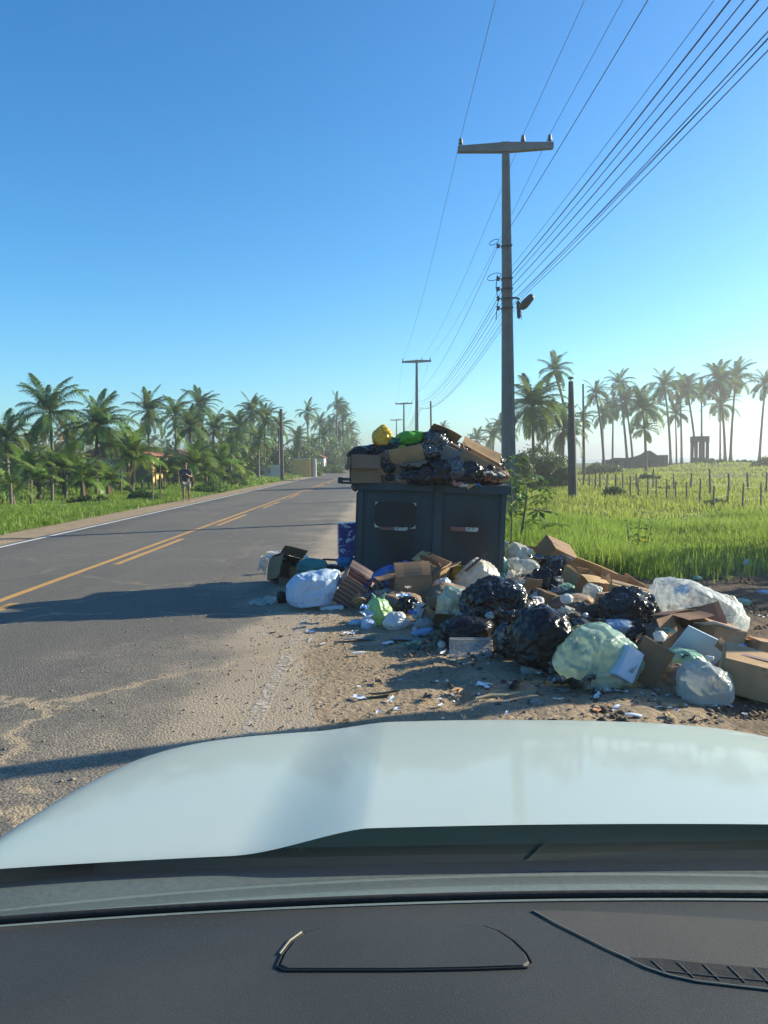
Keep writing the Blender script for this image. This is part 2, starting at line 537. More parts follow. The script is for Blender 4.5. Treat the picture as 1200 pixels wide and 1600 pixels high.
def road_material():
    g = NT('dusty_asphalt')
    sep = g.n('SeparateXYZ', {0: g.tc})
    X, Y = sep.outputs[0], sep.outputs[1]
    vo = g.n('TexVoronoi', {'Vector': g.tc, 'Scale': 62.0}, feature='F1')
    agg = vo.outputs['Distance']
    vcol = g.n('SeparateColor', {0: vo.outputs['Color']}).outputs[0]
    big = g.noise(.32, 6, .6)
    base = g.mix(vcol, (.092, .085, .072), (.175, .160, .134))
    base = g.mix(g.ramp(big, [(.35, 0.0), (.7, .55)]), base, (.080, .075, .066))
    # long lane streaks
    st = g.n('Mapping', {'Vector': g.tc, 'Scale': (1.6, .05, 1)}).outputs[0]
    base = g.mix(g.ramp(g.noise(1.0, 5, .6, st), [(.45, 0.0), (.75, .5)]), base, (.145, .132, .112))
    # dust: heavier towards the right-hand shoulder
    edge = g.n('MapRange', {0: X, 1: -3.3, 2: -.3, 3: 0.0, 4: 1.0}).outputs[0]
    far = g.n('MapRange', {0: Y, 1: 9.0, 2: 26.0, 3: 1.0, 4: .55}).outputs[0]
    patch = g.noise(.55, 7, .66)
    d = g.math('MULTIPLY_ADD', edge, .62, g.math('MULTIPLY_ADD', patch, 1.35, -.90))
    d = g.math('ADD', g.math('MULTIPLY', d, far), g.n('MapRange', {0: X, 1: -1.5, 2: -.5, 3: 0.0, 4: .85}).outputs[0])
    sp = g.math('MULTIPLY_ADD', agg, 1.1, g.math('MULTIPLY_ADD', g.noise(34, 5, .7), .9, -.78))
    dm = g.ramp(g.math('ADD', d, g.math('MULTIPLY', sp, .38)), [(.12, 0.0), (.44, .92)])
    dust = g.ramp(g.noise(1.1, 6, .6), [(.3, (.29, .235, .168)), (.7, (.37, .30, .215))])
    col = g.mix(dm, base, dust)
    # sand-filled cracks
    wv = g.n('TexNoise', {'Vector': g.tc, 'Scale': 2.6, 'Detail': 6, 'Roughness': .65}).outputs['Color']
    wp = g.n('VectorMath', {0: g.tc, 1: g.n('VectorMath', {0: wv, 'Scale': .75}, operation='SCALE').outputs[0]}, operation='ADD').outputs[0]
    cr = g.n('TexVoronoi', {'Vector': wp, 'Scale': .42}, feature='DISTANCE_TO_EDGE').outputs['Distance']
    cm = g.ramp(cr, [(.006, 1.0), (.022, 0.0)])
    cm = g.math('MULTIPLY', cm, g.ramp(g.noise(.6, 4), [(.40, 0.0), (.52, .9)]))
    cm = g.math('MULTIPLY', cm, g.n('MapRange', {0: Y, 1: 7.5, 2: 11.0, 3: 1.0, 4: .25}).outputs[0])
    col = g.mix(cm, col, (.36, .28, .18))
    h = g.math('ADD', g.math('MULTIPLY', agg, -.8), g.noise(60, 4, .7))
    h = g.math('SUBTRACT', h, g.math('MULTIPLY', cm, .5))
    return g.fin(g.n('BsdfPrincipled', {'Base Color': col, 'Roughness': .82, 'Specular IOR Level': .28, 'Normal': g.bump(h, .55, .012)}).outputs[0])


ry = axis([(-60, 2, 4), (2, 16, .07), (16, 60, .6), (60, 300, 8), (300, 4000, 200)])
rx = np.array([-8.35, -8.2, -7, -4.7, -2.5, -.95, -.35])
RX, RY = np.meshgrid(rx, ry)
ne = vnoise(np.column_stack([ry * 1.1, ry * 0]), 5) * .20 + vnoise(np.column_stack([ry * 4, ry * 0]), 6) * .11
ne2 = vnoise(np.column_stack([ry * .7, ry * 0]), 8) * .10
RX[:, -1] += ne
RX[:, 0] += ne2
RZ = np.full(RX.shape, .006)
RZ[:, -1] = -.010
RZ[:, 0] = -.035
ridx = np.arange(RX.size).reshape(RX.shape)
RF = np.stack([ridx[:-1, :-1], ridx[:-1, 1:], ridx[1:, 1:], ridx[1:, :-1]], -1).reshape(-1, 4)
tag(ob('road', mk('road', np.column_stack([RX.ravel(), RY.ravel(), RZ.ravel()]), RF, False, road_material())), kind='structure')


def paint(name, c, wear, lo=.38):
    g = NT(name)
    f = g.ramp(g.math('ADD', g.noise(34, 6, .7), g.math('MULTIPLY_ADD', g.noise(1.1, 5), .8, -.4)), [(lo + wear - .1, 0.0), (lo + wear + .08, 1.0)])
    tr = g.n('BsdfTransparent')
    col = g.mix(g.noise(6, 5), tuple(v * .8 for v in c), c)
    b = g.n('BsdfPrincipled', {'Base Color': col, 'Roughness': .75, 'Specular IOR Level': .25})
    return g.fin(g.n('MixShader', {0: f, 1: tr.outputs[0], 2: b.outputs[0]}).outputs[0])


M['yellow_paint'] = paint('worn_yellow_paint', (.50, .285, .095), -.08)
M['white_paint'] = paint('worn_white_paint', (.60, .59, .56), -.06)
M['faded_paint'] = paint('faded_white_paint', (.55, .50, .43), .18)


def strip(name, x0, x1, y0, y1, mat, z=.010):
    n = max(2, int((y1 - y0) / 2) + 1)
    ys = np.linspace(y0, y1, min(n, 200))
    V = np.concatenate([np.column_stack([np.full(len(ys), x0), ys, np.full(len(ys), z)]), np.column_stack([np.full(len(ys), x1), ys, np.full(len(ys), z)])])
    k = len(ys)
    Fc = np.array([(i, i + k, i + k + 1, i + 1) for i in range(k - 1)])
    return tag(ob(name, mk(name, V, Fc, False, mat)), kind='structure')


strip('road_edge_line', -8.06, -7.94, 2, 700, M['white_paint'])
strip('road_edge_line', -.92, -.81, 2, 60, M['faded_paint'])
strip('road_centre_line', -4.86, -4.74, 2, 700, M['yellow_paint'])
for k in range(40):
    y0 = 5.0 + 7.7 * k
    strip('road_dash_line', -4.58, -4.46, y0, y0 + 4.2, M['yellow_paint'])

# sea
g = NT('sea_water')
sp = g.n('SeparateXYZ', {0: g.tc})
mp = g.n('Mapping', {'Vector': g.tc, 'Scale': (1, .16, 1)}).outputs[0]
wv = g.noise(.05, 6, .6, mp)
band = g.n('MapRange', {0: sp.outputs[0], 1: 110., 2: 330., 3: .16, 4: -.12}).outputs[0]
foam = g.ramp(g.math('ADD', wv, band), [(.60, 0.0), (.68, 1.0)])
col = g.mix(foam, (.035, .075, .085), (.72, .74, .74))
M['sea'] = g.fin(g.n('BsdfPrincipled', {'Base Color': col, 'Roughness': g.math('MULTIPLY_ADD', foam, .5, .22), 'Normal': g.bump(g.noise(.6, 6, .6, mp), .6, .6)}).outputs[0])
sx = axis([(60, 400, 40), (400, 20000, 2500)])
sy = axis([(-300, 600, 60), (600, 20000, 1500)])
SXg, SYg = np.meshgrid(sx, sy)
si = np.arange(SXg.size).reshape(SXg.shape)
tag(ob('sea', mk('sea', np.column_stack([SXg.ravel(), SYg.ravel(), np.full(SXg.size, -2.0)]), np.stack([si[:-1, :-1], si[:-1, 1:], si[1:, 1:], si[1:, :-1]], -1).reshape(-1, 4), False, M['sea'])), kind='structure')

# ------------------------------------------------------------------ the car the photograph is taken from
CX = 0.17
car = root('white_car', (CX, 0.6, 0), 'white car whose bonnet and dark dashboard fill the bottom of the view', 'car')
g = NT('white_car_paint')
fl = g.noise(900, 2)
col = g.mix(g.ramp(g.noise(3, 6, .6), [(.4, 0.0), (.8, .35)]), (.40, .46, .42), (.35, .40, .36))
M['car_paint'] = g.fin(g.n('BsdfPrincipled', {'Base Color': col, 'Roughness': .42, 'Specular IOR Level': .5, 'Coat Weight': .35, 'Coat Roughness': .06,
                                             'Normal': g.bump(g.noise(1.2, 2), .03, .02)}).outputs[0])
M['black_trim'] = pm('black_trim', (.012, .012, .013), None, 8, .7, .2, 60)
M['cowl'] = pm('cowl_plastic', (.11, .145, .142), (.085, .115, .112), 4, .7, .25, 60)
M['dash'] = pm('dash_plastic', (.058, .061, .058), (.036, .040, .041), 3.5, .6, .35, 700, .0016, spec=.4, speck=((.078, .078, .073), 420))
M['dash_lid'] = pm('dash_lid_plastic', (.056, .059, .056), (.035, .039, .040), 3.5, .6, .35, 700, .0016, spec=.4, speck=((.078, .078, .073), 420))
M['seam'] = pm('seam_highlight', (.24, .225, .18), None, 8, .5)  # pale tone paints the sun's highlight along the dash seam

us = np.linspace(-.95, .95, 200)
vs = np.concatenate([np.linspace(0, .9, 50), np.linspace(.91, 1.0, 16)])
U, W = np.meshgrid(us, vs)
au = np.abs(U)
yr = 1.095 - .02 * (U / .9) ** 2                 # rear edge, bowed forward in the middle
yf = 2.14 - .10 * (U / .93) ** 2 - .55 * (au / .93) ** 9
HY = yr + (yf - yr) * W
HZ = 1.080 - .112 * W - .052 * W ** 3
HZ -= .30 * sst(.90, 1.04, W) ** 1.3 + .02 * sst(.8, 1.0, W)
bt = np.clip((U + .41 - .035 * W) / .20, 0, 1)
bul = sst(0, 1, bt * .86) / .939 * sst(.92, .8, U) * sst(1.0, .88, W)
HZ += .034 * bul * (1 - .62 * W)
HZ += -.020 * (U / .93) ** 2
fa = np.clip((au - .76) / .19, 0, 1)
HZ -= .26 * fa ** 4.0 + .03 * fa ** 2
hv = np.column_stack([U.ravel(), HY.ravel() - .6, HZ.ravel()])
hi = np.arange(U.size).reshape(U.shape)
hf = np.stack([hi[:-1, :-1], hi[:-1, 1:], hi[1:, 1:], hi[1:, :-1]], -1).reshape(-1, 4)
ob('bonnet', mk('bonnet', hv, hf, True, M['car_paint']), car)
b = MB()
b.box((0, 1.25 - .05, .62), (1.62, .5, .5)); b.box((0, 1.25 - .05, .35), (1.7, .62, .2))
b.build('front_bumper', M['car_paint'], car, bevel=.04)
MB().box((0, -.35, .55), (1.7, 2.0, .6)).build('cabin_floor_shell', M['black_trim'], car)
for s in (-1, 1):
    wh = MB().lathe((s * .78, .95, .36), [(.20, -.1), (.34, -.1), (.36, -.06), (.36, .06), (.34, .1), (.2, .1)], 28, (1, 0, 0)).build('wheel', M['black_trim'], car, smooth=False)
    MB().lathe((s * .78, .95, .36), [(.05, -.11), (.2, -.09), (.2, .09), (.05, .11)], 20, (1, 0, 0)).build('rim', M['steel'], wh)
# cowl
cu = np.linspace(-.86, .86, 40)
cv = np.linspace(0, 1, 8)
U, W = np.meshgrid(cu, cv)
yb_ = .860 - .075 * (U / .9) ** 2
ye = 1.095 - .02 * (U / .9) ** 2 + .02
CZ = 1.128 * (1 - W) + 1.048 * W - .02 * (U / .86) ** 4 * W - .004 * np.sin(W * 3.14)
ci = np.arange(U.size).reshape(U.shape)
ob('cowl_panel', mk('cowl_panel', np.column_stack([U.ravel(), (yb_ + (ye - yb_) * W).ravel() - .6, CZ.ravel()]), np.stack([ci[:-1, :-1], ci[:-1, 1:], ci[1:, 1:], ci[1:, :-1]], -1).reshape(-1, 4), True, M['cowl']), car)
# dashboard
DZ = 1.145
du = np.linspace(-.86, .86, 60)
dv = np.linspace(0, 1, 30)
U, W = np.meshgrid(du, dv)
ydf = .848 - .075 * (U / .9) ** 2          # front edge, under the glass
ydn = .40
DY = ydf + (ydn - ydf) * W
DZZ = DZ + .010 * np.sin(W * 3.0) - .16 * sst(.72, 1.0, W)
di = np.arange(U.size).reshape(U.shape)
dash = ob('dashboard', mk('dashboard', np.column_stack([U.ravel(), DY.ravel() - .6, DZZ.ravel()]), np.stack([di[:-1, :-1], di[1:, :-1], di[1:, 1:], di[:-1, 1:]], -1).reshape(-1, 4), True, M['dash']), car)


def dz(y, x):
    yf_ = .848 - .075 * ((x - CX) / .9) ** 2
    w = (yf_ - y) / (yf_ - .40)
    return DZ + .010 * math.sin(w * 3.0) - .16 * float(sst(.72, 1.0, np.array(w)))


def dpt(px, py, up=0.0):
    z = DZ
    for _ in range(6):
        p = atz(px, py, z)
        z = dz(p.y, p.x)
    return Vector((p.x - CX, p.y - .6, z + up))


# black seal along the foot of the windscreen
seal = []
for x in np.linspace(-.86, .86, 40):
    seal.append((x, .848 + .006 - .075 * (x / .9) ** 2 - .6, DZ + .004))
MB().tube(seal, .0045, 8).build('windscreen_seal', M['black_trim'], car, smooth=True)
# lid in the dashboard
lid = [(432, 1512), (440, 1494), (456, 1473), (474, 1460), (500, 1453), (560, 1449), (640, 1447), (720, 1447), (757, 1449), (781, 1457), (805, 1473), (824, 1492), (832, 1507), (824, 1513), (740, 1516), (630, 1518), (520, 1518), (445, 1518)]
lp = [dpt(px, py, .0015) for px, py in lid]
cen = sum(lp, Vector()) / len(lp)
inner = [cen + (p - cen) * .965 + Vector((0, 0, .0015)) for p in lp]
m_ = MB()
m_.add([p - Vector((0, 0, .004)) for p in lp] + inner, [(i, (i + 1) % len(lp), (i + 1) % len(lp) + len(lp), i + len(lp)) for i in range(len(lp))] + [tuple(range(len(lp), 2 * len(lp)))])
ldo = m_.build('speaker_lid', M['dash_lid'], dash)
MB().tube([dpt(px, py, .0009) for px, py in lid + lid[:1]], .0011, 6).build('lid_groove', M['black_trim'], dash)
MB().tube([dpt(px - 3, py - 2, .0012) for px, py in lid[1:4]], .0013, 6).build('lid_highlight', M['seam'], dash)  # pale strip painted as the highlight on the lid's edge
# seam, recess and vent on the right
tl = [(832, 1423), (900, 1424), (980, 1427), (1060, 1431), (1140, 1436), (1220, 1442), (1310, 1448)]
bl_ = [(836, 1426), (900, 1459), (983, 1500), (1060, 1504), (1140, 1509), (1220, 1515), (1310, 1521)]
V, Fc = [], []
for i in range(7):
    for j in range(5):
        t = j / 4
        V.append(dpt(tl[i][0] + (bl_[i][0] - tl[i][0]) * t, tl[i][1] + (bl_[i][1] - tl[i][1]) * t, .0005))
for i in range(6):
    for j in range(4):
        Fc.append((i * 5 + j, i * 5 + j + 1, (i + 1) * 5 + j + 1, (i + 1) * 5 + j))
M['dash_sunlit'] = pm('sunlit_dash_plastic', (.092, .086, .075), (.066, .062, .055), 3.5, .62, .35, 700, .0016, spec=.4, speck=((.115, .108, .095), 400))  # lighter copy of the dash plastic, sunlight right of the seam painted in
ob('sunlit_dash_panel', mk('sunlit_dash_panel', np.array(V), Fc, True, M['dash_sunlit']), dash)
MB().tube([dpt(px, py, .0012) for px, py in [(832, 1424), (870, 1445), (910, 1465), (950, 1485), (985, 1501), (1010, 1513), (1045, 1525), (1090, 1535), (1150, 1542), (1230, 1551), (1310, 1556)]], .0009, 6).build('dash_seam', M['seam'], dash)
vt = [(985, 1497), (1030, 1499), (1090, 1505), (1150, 1510), (1230, 1517), (1310, 1522), (1310, 1554), (1230, 1550), (1150, 1541), (1090, 1534), (1045, 1524), (1010, 1512)]
vp = [dpt(px, py, .0009) for px, py in vt]
vent = MB().add(vp, [tuple(range(len(vp)))]).build('air_vent', M['black_trim'], dash)
slat = pm('vent_slat_plastic', (.09, .088, .08), None, 8, .6)
for k in range(7):
    x0 = 1018 + k * 40
    MB().tube([dpt(x0, 1502 + k * 3, .0012), dpt(x0 + 26, 1526 + k * 3.6, .0012)], .0007, 5).build('vent_slat', slat, dash)
MB().tube([dpt(px, py, .0012) for px, py in [(1040, 1519), (1100, 1526), (1200, 1535), (1300, 1541)]], .0007, 5).build('vent_slat', slat, dash)

# windscreen: reflecting band along its foot, clear pane above; pillars and roof
RAKE = R(37)


def ws(u, t):
    """point on the windscreen, u across (-1..1), t along the rake in metres"""
    x = u * (.80 - .10 * t)
    y = .856 - .075 * (u) ** 2 - t * math.cos(RAKE)
    return (x, y - .6, DZ + .012 + t * math.sin(RAKE))


def ws_grid(t0, t1, n):
    V, Fc = [], []
    uu = np.linspace(-1, 1, 33)
    tt = np.linspace(t0, t1, n)
    for t in tt:
        for u in uu:
            V.append(ws(u, t))
    for i in range(n - 1):
        for j in range(32):
            Fc.append((i * 33 + j, i * 33 + j + 1, (i + 1) * 33 + j + 1, (i + 1) * 33 + j))
    return np.array(V), Fc


T1 = .33
V, Fc = ws_grid(0, T1, 12)
me = mk('windscreen_foot', V, Fc, True)
at_ = me.attributes.new('film', 'FLOAT', 'POINT')
at_.data.foreach_set('value', np.repeat(1 - sst(.19, T1, np.linspace(0, T1, 12)), 33).astype(np.float32))
g = NT('windscreen_glass_foot')
film = g.n('Attribute', attribute_name='film').outputs['Fac']
fr = g.n('LayerWeight', {'Blend': .5}).outputs['Facing']
fac = g.math('MULTIPLY', g.math('MULTIPLY_ADD', g.math('POWER', fr, 3.0), .40, .12), film)
M['glass_foot'] = g.fin(g.n('MixShader', {0: fac, 1: g.n('BsdfTransparent', {'Color': (1, 1, 1)}).outputs[0], 2: g.n('BsdfGlossy', {'Color': (.92, .96, .95), 'Roughness': .015}).outputs[0]}).outputs[0])
me.materials.append(M['glass_foot'])
ob('windscreen_foot', me, car)
V, Fc = ws_grid(T1, 1.25, 12)
g = NT('windscreen_glass')
M['glass'] = g.fin(g.n('BsdfTransparent', {'Color': (1, 1, 1)}).outputs[0])
ob('windscreen', mk('windscreen', V, Fc, True, M['glass']), car)
for s in (-1, 1):
    MB().tube([ws(s * 1.04, 0), ws(s * 1.04, .6), ws(s * 1.04, 1.25)], .045, 8).build('roof_pillar', M['black_trim'], car, smooth=True)
top = ws(0, 1.25)
MB().box((0, top[1] - .9, top[2] + .02), (1.42, 1.9, .05)).build('car_roof', M['car_paint'], car, bevel=.02)

# ------------------------------------------------------------------ utility poles and lines
def duplo_pole(name, base, top, wb, wt, label, cat='utility pole', group=None, detail=True):
    """tapered concrete pole of double-T section, with its cross-arm"""
    r_ = root(name, base, label, cat, group)
    H = top.z - base.z
    sh = Vector((top.x - base.x, top.y - base.y, 0))
    body = MB()
    n = 12
    for i in range(n):
        z0, z1 = H * i / n, H * (i + 1) / n
        def ring(z):
            k = z / H
            w = wb + (wt - wb) * k
            d = w * .62
            o = sh * k
            f = w * .27
            rcs = d * .14
            return [o + Vector(p) + Vector((0, 0, z)) for p in
                    [(-w / 2, -d / 2, 0), (-w / 2 + f, -d / 2, 0), (-w / 2 + f + rcs * .5, -d / 2 + rcs, 0), (w / 2 - f - rcs * .5, -d / 2 + rcs, 0), (w / 2 - f, -d / 2, 0), (w / 2, -d / 2, 0),
                     (w / 2, d / 2, 0), (w / 2 - f, d / 2, 0), (w / 2 - f - rcs * .5, d / 2 - rcs, 0), (-w / 2 + f + rcs * .5, d / 2 - rcs, 0), (-w / 2 + f, d / 2, 0), (-w / 2, d / 2, 0)]]
        a, b2 = ring(z0), ring(z1)
        body.add(a + b2, [(k, (k + 1) % 12, 12 + (k + 1) % 12, 12 + k) for k in range(12)] + ([tuple(range(12))[::-1]] if i == 0 else []) + ([tuple(range(12, 24))] if i == n - 1 else []))
    body.build('shaft', M['concrete'], r_)
    return r_, H, sh


def crossarm(r_, H, halfl, halfr, detail=True, slope=.02):
    m = MB()
    zc = H - .16
    V = []
    for x, t in ((-halfl, .15), (-.16, .24), (.16, .24), (halfr, .15)):
        zz = zc + x * slope
        for y in (-.09, .09):
            V += [(x, y - .02, zz - t / 2), (x, y - .02, zz + t / 2)]
    Fc = []
    for i in range(3):
        o = i * 4
        Fc += [(o, o + 4, o + 5, o + 1), (o + 2, o + 3, o + 7, o + 6), (o + 1, o + 5, o + 7, o + 3), (o, o + 2, o + 6, o + 4)]
    Fc += [(0, 1, 3, 2), (12, 14, 15, 13)]
    m.add(V, Fc)
    return m.build('cross_arm', M['concrete'], r_)


PB = []      # pole top centres
pY = [22.0, 70.0, 118.0, 166.0]
pX = [790, 651, 631, 619.5]
pTop = [222, 562, 629, 655]
pLab = ['tall grey concrete utility pole behind the rubbish bin, carrying lamp and cables', 'second concrete utility pole along the road, T-shaped against the sky',
        'third and smaller concrete utility pole along the road, beyond the T-shaped second', 'farthest and smallest concrete utility pole by the road, beyond the third']
INS = []
for k in range(4):
    tp = at(pX[k], pTop[k], pY[k])
    bs = at(pX[k] + (5 if k == 0 else 0), 740, pY[k])
    bs = Vector((bs.x, pY[k], ground_z(bs.x, pY[k]) - .3))
    r_, H, sh = duplo_pole('utility_pole', bs, tp, .42 if k == 0 else .40, .19, pLab[k], group='concrete utility poles along the road')
    arm_root = r_
    ca = crossarm(r_, H, 1.33, 1.31, k == 0)
    ca.location = (sh.x, 0, 0)
    tops = []
    for xo in ((-1.25, .48, 1.22) if k < 2 else (-1.2, .5, 1.2)):
        z = H - .16 + xo * .02 + (.155 - .03 * abs(xo)) * .7
        MB().lathe((sh.x + xo, -.02, z - .02), [(.014, 0), (.014, .06), (.05, .07), (.07, .10), (.045, .12), (.045, .14), (.062, .16), (.04, .18), (.04, .20), (.052, .215), (.03, .24), (.0, .25)], 12).build('insulator', M['porcelain'], r_, smooth=True)
        tops.append(Vector((bs.x + sh.x + xo, bs.y - .02, bs.z + z + .23)))
    INS.append(tops)
    PB.append((bs, tp, H, sh, r_))
    if k == 0:
        def zl(py):
            return at(790, py, 22.0).z - bs.z
        # stiffening bars across the channel
        for py in (330, 372, 415, 452, 500, 545, 591, 636, 681, 728):
            w = .40 - .2 * (zl(py) / H)
            MB().box((sh.x * zl(py) / H, -w * .31 + .012, zl(py)), (w * .5, .03, .045)).build('stiffener_bar', M['concrete'], r_)
        # cable racks on the left face
        for py in (385, 436, 452, 467, 482):
            w = .42 - .23 * (zl(py) / H)
            x0 = sh.x * zl(py) / H - w / 2
            m = MB()
            m.box((x0 - .06, -.05, zl(py)), (.16, .03, .02))
            m.lathe((x0 - .12, -.05, zl(py) - .06), [(.02, 0), (.05, .01), (.05, .04), (.028, .05), (.028, .07), (.05, .08), (.05, .11), (.02, .12)], 10)
            m.build('cable_bracket', M['darksteel'], r_)
            MB().box((x0 + w / 2, 0, zl(py)), (w + .03, .30, .035)).build('clamp_band', M['darksteel'], r_)
        for py, rr in ((379, .11), (433, .16)):
            pts = [Vector((-.38 + rr * math.cos(a) * 1.2, -.06, zl(py) + rr * .6 * math.sin(a) + .05 * math.cos(a))) for a in np.linspace(0, 2 * math.pi, 15)]
            MB().tube(pts, .010, 5).build('cable_loop', M['wire'], r_)
        pts = [Vector((-.30, -.10, zl(430))), Vector((-.34, -.1, zl(450))), Vector((-.28, -.1, zl(470))), Vector((-.35, -.1, zl(500)))]
        MB().tube(pts, .012, 5).build('hanging_cable', M['wire'], r_)
        # street lamp on its bracket, right of the shaft
        lb = root('street_lamp', at(801, 466, 21.9), 'dark street lamp with ballast box on the right side of the tall pole', 'lamp')
        def L(px, py, dy=0.0):
            return at(px, py, 21.9 + dy) - lb.location
        MB().tube([L(799, 466, .1), L(806, 465), L(812, 468)], .03, 8).build('bracket_arm', M['darksteel'], lb)
        c = (L(811, 470) + L(809.5, 498)) / 2
        MB().box(c, (.10, .12, (L(811, 470) - L(811, 498)).length), (0, R(-3), 0)).build('ballast_box', M['darksteel'], lb, bevel=.03)
        a, b2 = L(814, 482), L(832, 462, -.5)
        d = b2 - a
        pts = [a + d * t for t in (0, .12, .35, .6, .85, .96, 1.0)]
        MB().tube(pts, [.05, .10, .125, .115, .10, .08, .04], 12).build('lamp_head', M['darksteel'], lb, smooth=True)
        MB().tube([L(813, 483), L(815, 490), L(814.5, 500)], .008, 5).build('lamp_cable', M['wire'], lb)
        MB().lathe(L(813.5, 479, -.1), [(.0, 0), (.035, .01), (.04, .05), (.0, .06)], 8).build('photo_cell', M['white_wall'], lb)

# pole behind the camera that carries the near ends of the lines (out of view)
BACKY = -26.0


def wire_obj(pts_list, rad, label, group):
    m = MB()
    P = []
    for (a, b2, sag, n) in pts_list:
        for i in range(n):
            t = i / n
            p = a.lerp(b2, t)
            p.z -= 4 * sag * t * (1 - t)
            P.append(p)
    P.append(pts_list[-1][1])
    m.tube(P, rad * .72, 5)
    o = m.build('power_line', M['wire'])
    return tag(o, label, 'cable', group)


labs = ['thin power line over the left end of the cross-arms', 'thin power line over the insulator just right of the pole top', 'thin power line over the right end of the cross-arms']
for j in range(3):
    seq = [Vector((INS[0][j].x, BACKY, INS[0][j].z))] + [INS[k][j] for k in range(4)]
    wire_obj([(seq[i], seq[i + 1], .45 if i == 0 else .7, 18) for i in range(4)], .0085, labs[j], 'power lines along the road')


def lowline(px, py, rad, sag, label, sag2=.9, xoff=0):
    a = at(px, py, 21.9)
    h = a.z - PB[0][0].z
    seq = [Vector((a.x + xoff, BACKY, a.z)), a]
    for k in range(1, 4):
        b0, tp, H, sh, _ = PB[k]
        seq.append(Vector((tp.x + (a.x - PB[0][1].x) * .8, pY[k] - .1, b0.z + h * H / PB[0][2])))
    wire_obj([(seq[i], seq[i + 1], sag if i == 0 else sag2, 18) for i in range(4)], rad, label, 'cables along the road')


lowline(778, 385, .009, .62, 'single thin neutral wire tied to the highest bracket on the pole')
lowline(797, 420, .006, .60, 'topmost thin cable of the lower cable run beside the pole')
lowline(798, 430, .014, .62, 'thickest black cable of the lower cable run beside the pole')
lowline(798, 438, .009, .66, 'thin cable just under the thickest black cable')
lowline(799, 448, .012, .62, 'second thick black cable of the lower cable run')
lowline(800, 460, .009, .55, 'thin cable under the two thick black cables')
lowline(800, 470, .007, .50, 'thin cable in the lower run next above the lamp cables', xoff=.5)
lowline(809, 464, .009, .52, 'upper one of three cables running out over the street lamp', 1.0)
lowline(811, 465.5, .008, .52, 'middle one of three cables running out over the street lamp', 1.0)
lowline(817, 464, .009, .56, 'lowest one of three cables running out over the street lamp', 1.0)

# lone posts
bp = gpt(895, 779)
tp = at(892, 596, bp.y)
r_ = root('service_post', bp, 'thick dark concrete post with a small cap in the grass field', 'post')
d = tp - bp
MB().tube([Vector((0, 0, -.3)), d * .5, d], [.21, .175, .11], 10).build('shaft', M['dark_pole'], r_)
MB().tube([d, d + Vector((0, 0, .12))], .02, 6).build('cap_pin', M['white_wall'], r_)
MB().lathe(d + Vector((0, 0, .11)), [(.13, 0), (.13, .05), (.08, .1), (0, .11)], 10).build('cap', M['dark_pole'], r_)
MB().box(d * .78 + Vector((-.18, 0, 0)), (.14, .05, .04)).build('hook', M['darksteel'], r_)


def simple_post(px, pyb, pyt, Y, w, mat, label, lean=0):
    b0 = at(px, pyb, Y)
    b0.z = ground_z(b0.x, Y) - .1
    t0 = at(px + lean, pyt, Y)
    m = MB()
    dd = t0 - b0
    m.tube([Vector((0, 0, 0)), dd * .5, dd], [w * .5, w * .46, w * .38], 8)
    o = m.build('wooden_post', mat, loc=b0)
    return tag(o, label, 'post')


simple_post(913, 742, 600, 62, .20, M['wood'], 'tall slim bare wooden pole right of the thick dark post', -2)
simple_post(674, 700, 627, 60, .17, M['wood'], 'slim bare pole between the road poles, above the rubbish heap', -1)
simple_post(441, 743, 639, 72, .36, M['dark_pole'], 'dark pole standing in front of the left palm grove', -2)
simple_post(456, 745, 716, 70, .06, M['wood'], 'short thin stake right of the dark pole at the left verge')
simple_post(503, 737, 724, 95, .07, M['wood'], 'thin stake near the yellow gate pillar')
simple_post(250, 768, 722, 33, .055, M['wood'], 'thin pale stake just left of the walking person')
simple_post(238, 768, 720, 32, .06, M['wood'], 'thin darker stake two steps left of the walking person')

# ------------------------------------------------------------------ fences
def fence(name, pts, h, w, label, rail=True, jit=.12):
    c = pts[0]
    r_ = root(name, (c.x, c.y, ground_z(c.x, c.y)), label, 'fence')
    o0 = Vector(r_.location)
    pm_ = MB().tube([(0, 0, -.25), (0, 0, .5), (0, 0, 1.0)], [w / 2, w * .47, w * .4], 7).mesh('fence_post', M['wood'])
    tops = []
    for p in pts:
        z = ground_z(p.x, p.y)
        hh = h * rng.uniform(.85, 1.15)
        o = ob('fence_post', pm_, r_, Vector((p.x, p.y, z)) - o0, (rng.uniform(-jit, jit) * .5, rng.uniform(-jit, jit) * .5, rng.uniform(0, 3)))
        o.scale = (1, 1, hh)
        tops.append(Vector((p.x, p.y, z)) - o0)
    if rail:
        for f in (.45, .85):
            MB().tube([t + Vector((0, -.04, h * f)) for t in tops], .002, 4).build('fence_wire', M['steel'], r_)
    return r_


A = [(1189, 798), (1160, 800), (1137, 791), (1114, 797), (1093, 792), (1073, 787), (1056, 784), (1041, 784), (1025, 779), (1012, 781), (998, 781), (985, 782), (973, 777), (962, 777)]
fence('field_fence', [gpt(*p) for p in A], 1.0, .075, 'nearer row of thin wooden fence posts running away through the right field')
B = [(1197, 769), (1169, 768), (1140, 771), (1110, 774), (1079, 767), (1053, 768), (1020, 767), (995, 769)]
fence('field_fence', [gpt(*p) for p in B], 1.15, .11, 'farther row of thicker wooden fence posts across the right field')
C3 = [(948, 770), (938, 768), (930, 766), (921, 764), (912, 763), (880, 762), (868, 761), (858, 760), (848, 760)]
fence('field_fence', [gpt(*p) for p in C3], 1.2, .10, 'low post fence in front of the big bush behind the thick post')
Lp = [Vector((-14.2 + rng.uniform(-.1, .1), y, 0)) for y in np.arange(24, 60, 1.7)]
fence('verge_fence', Lp, 1.05, .13, 'rough wooden post fence along the left verge under the young palms')

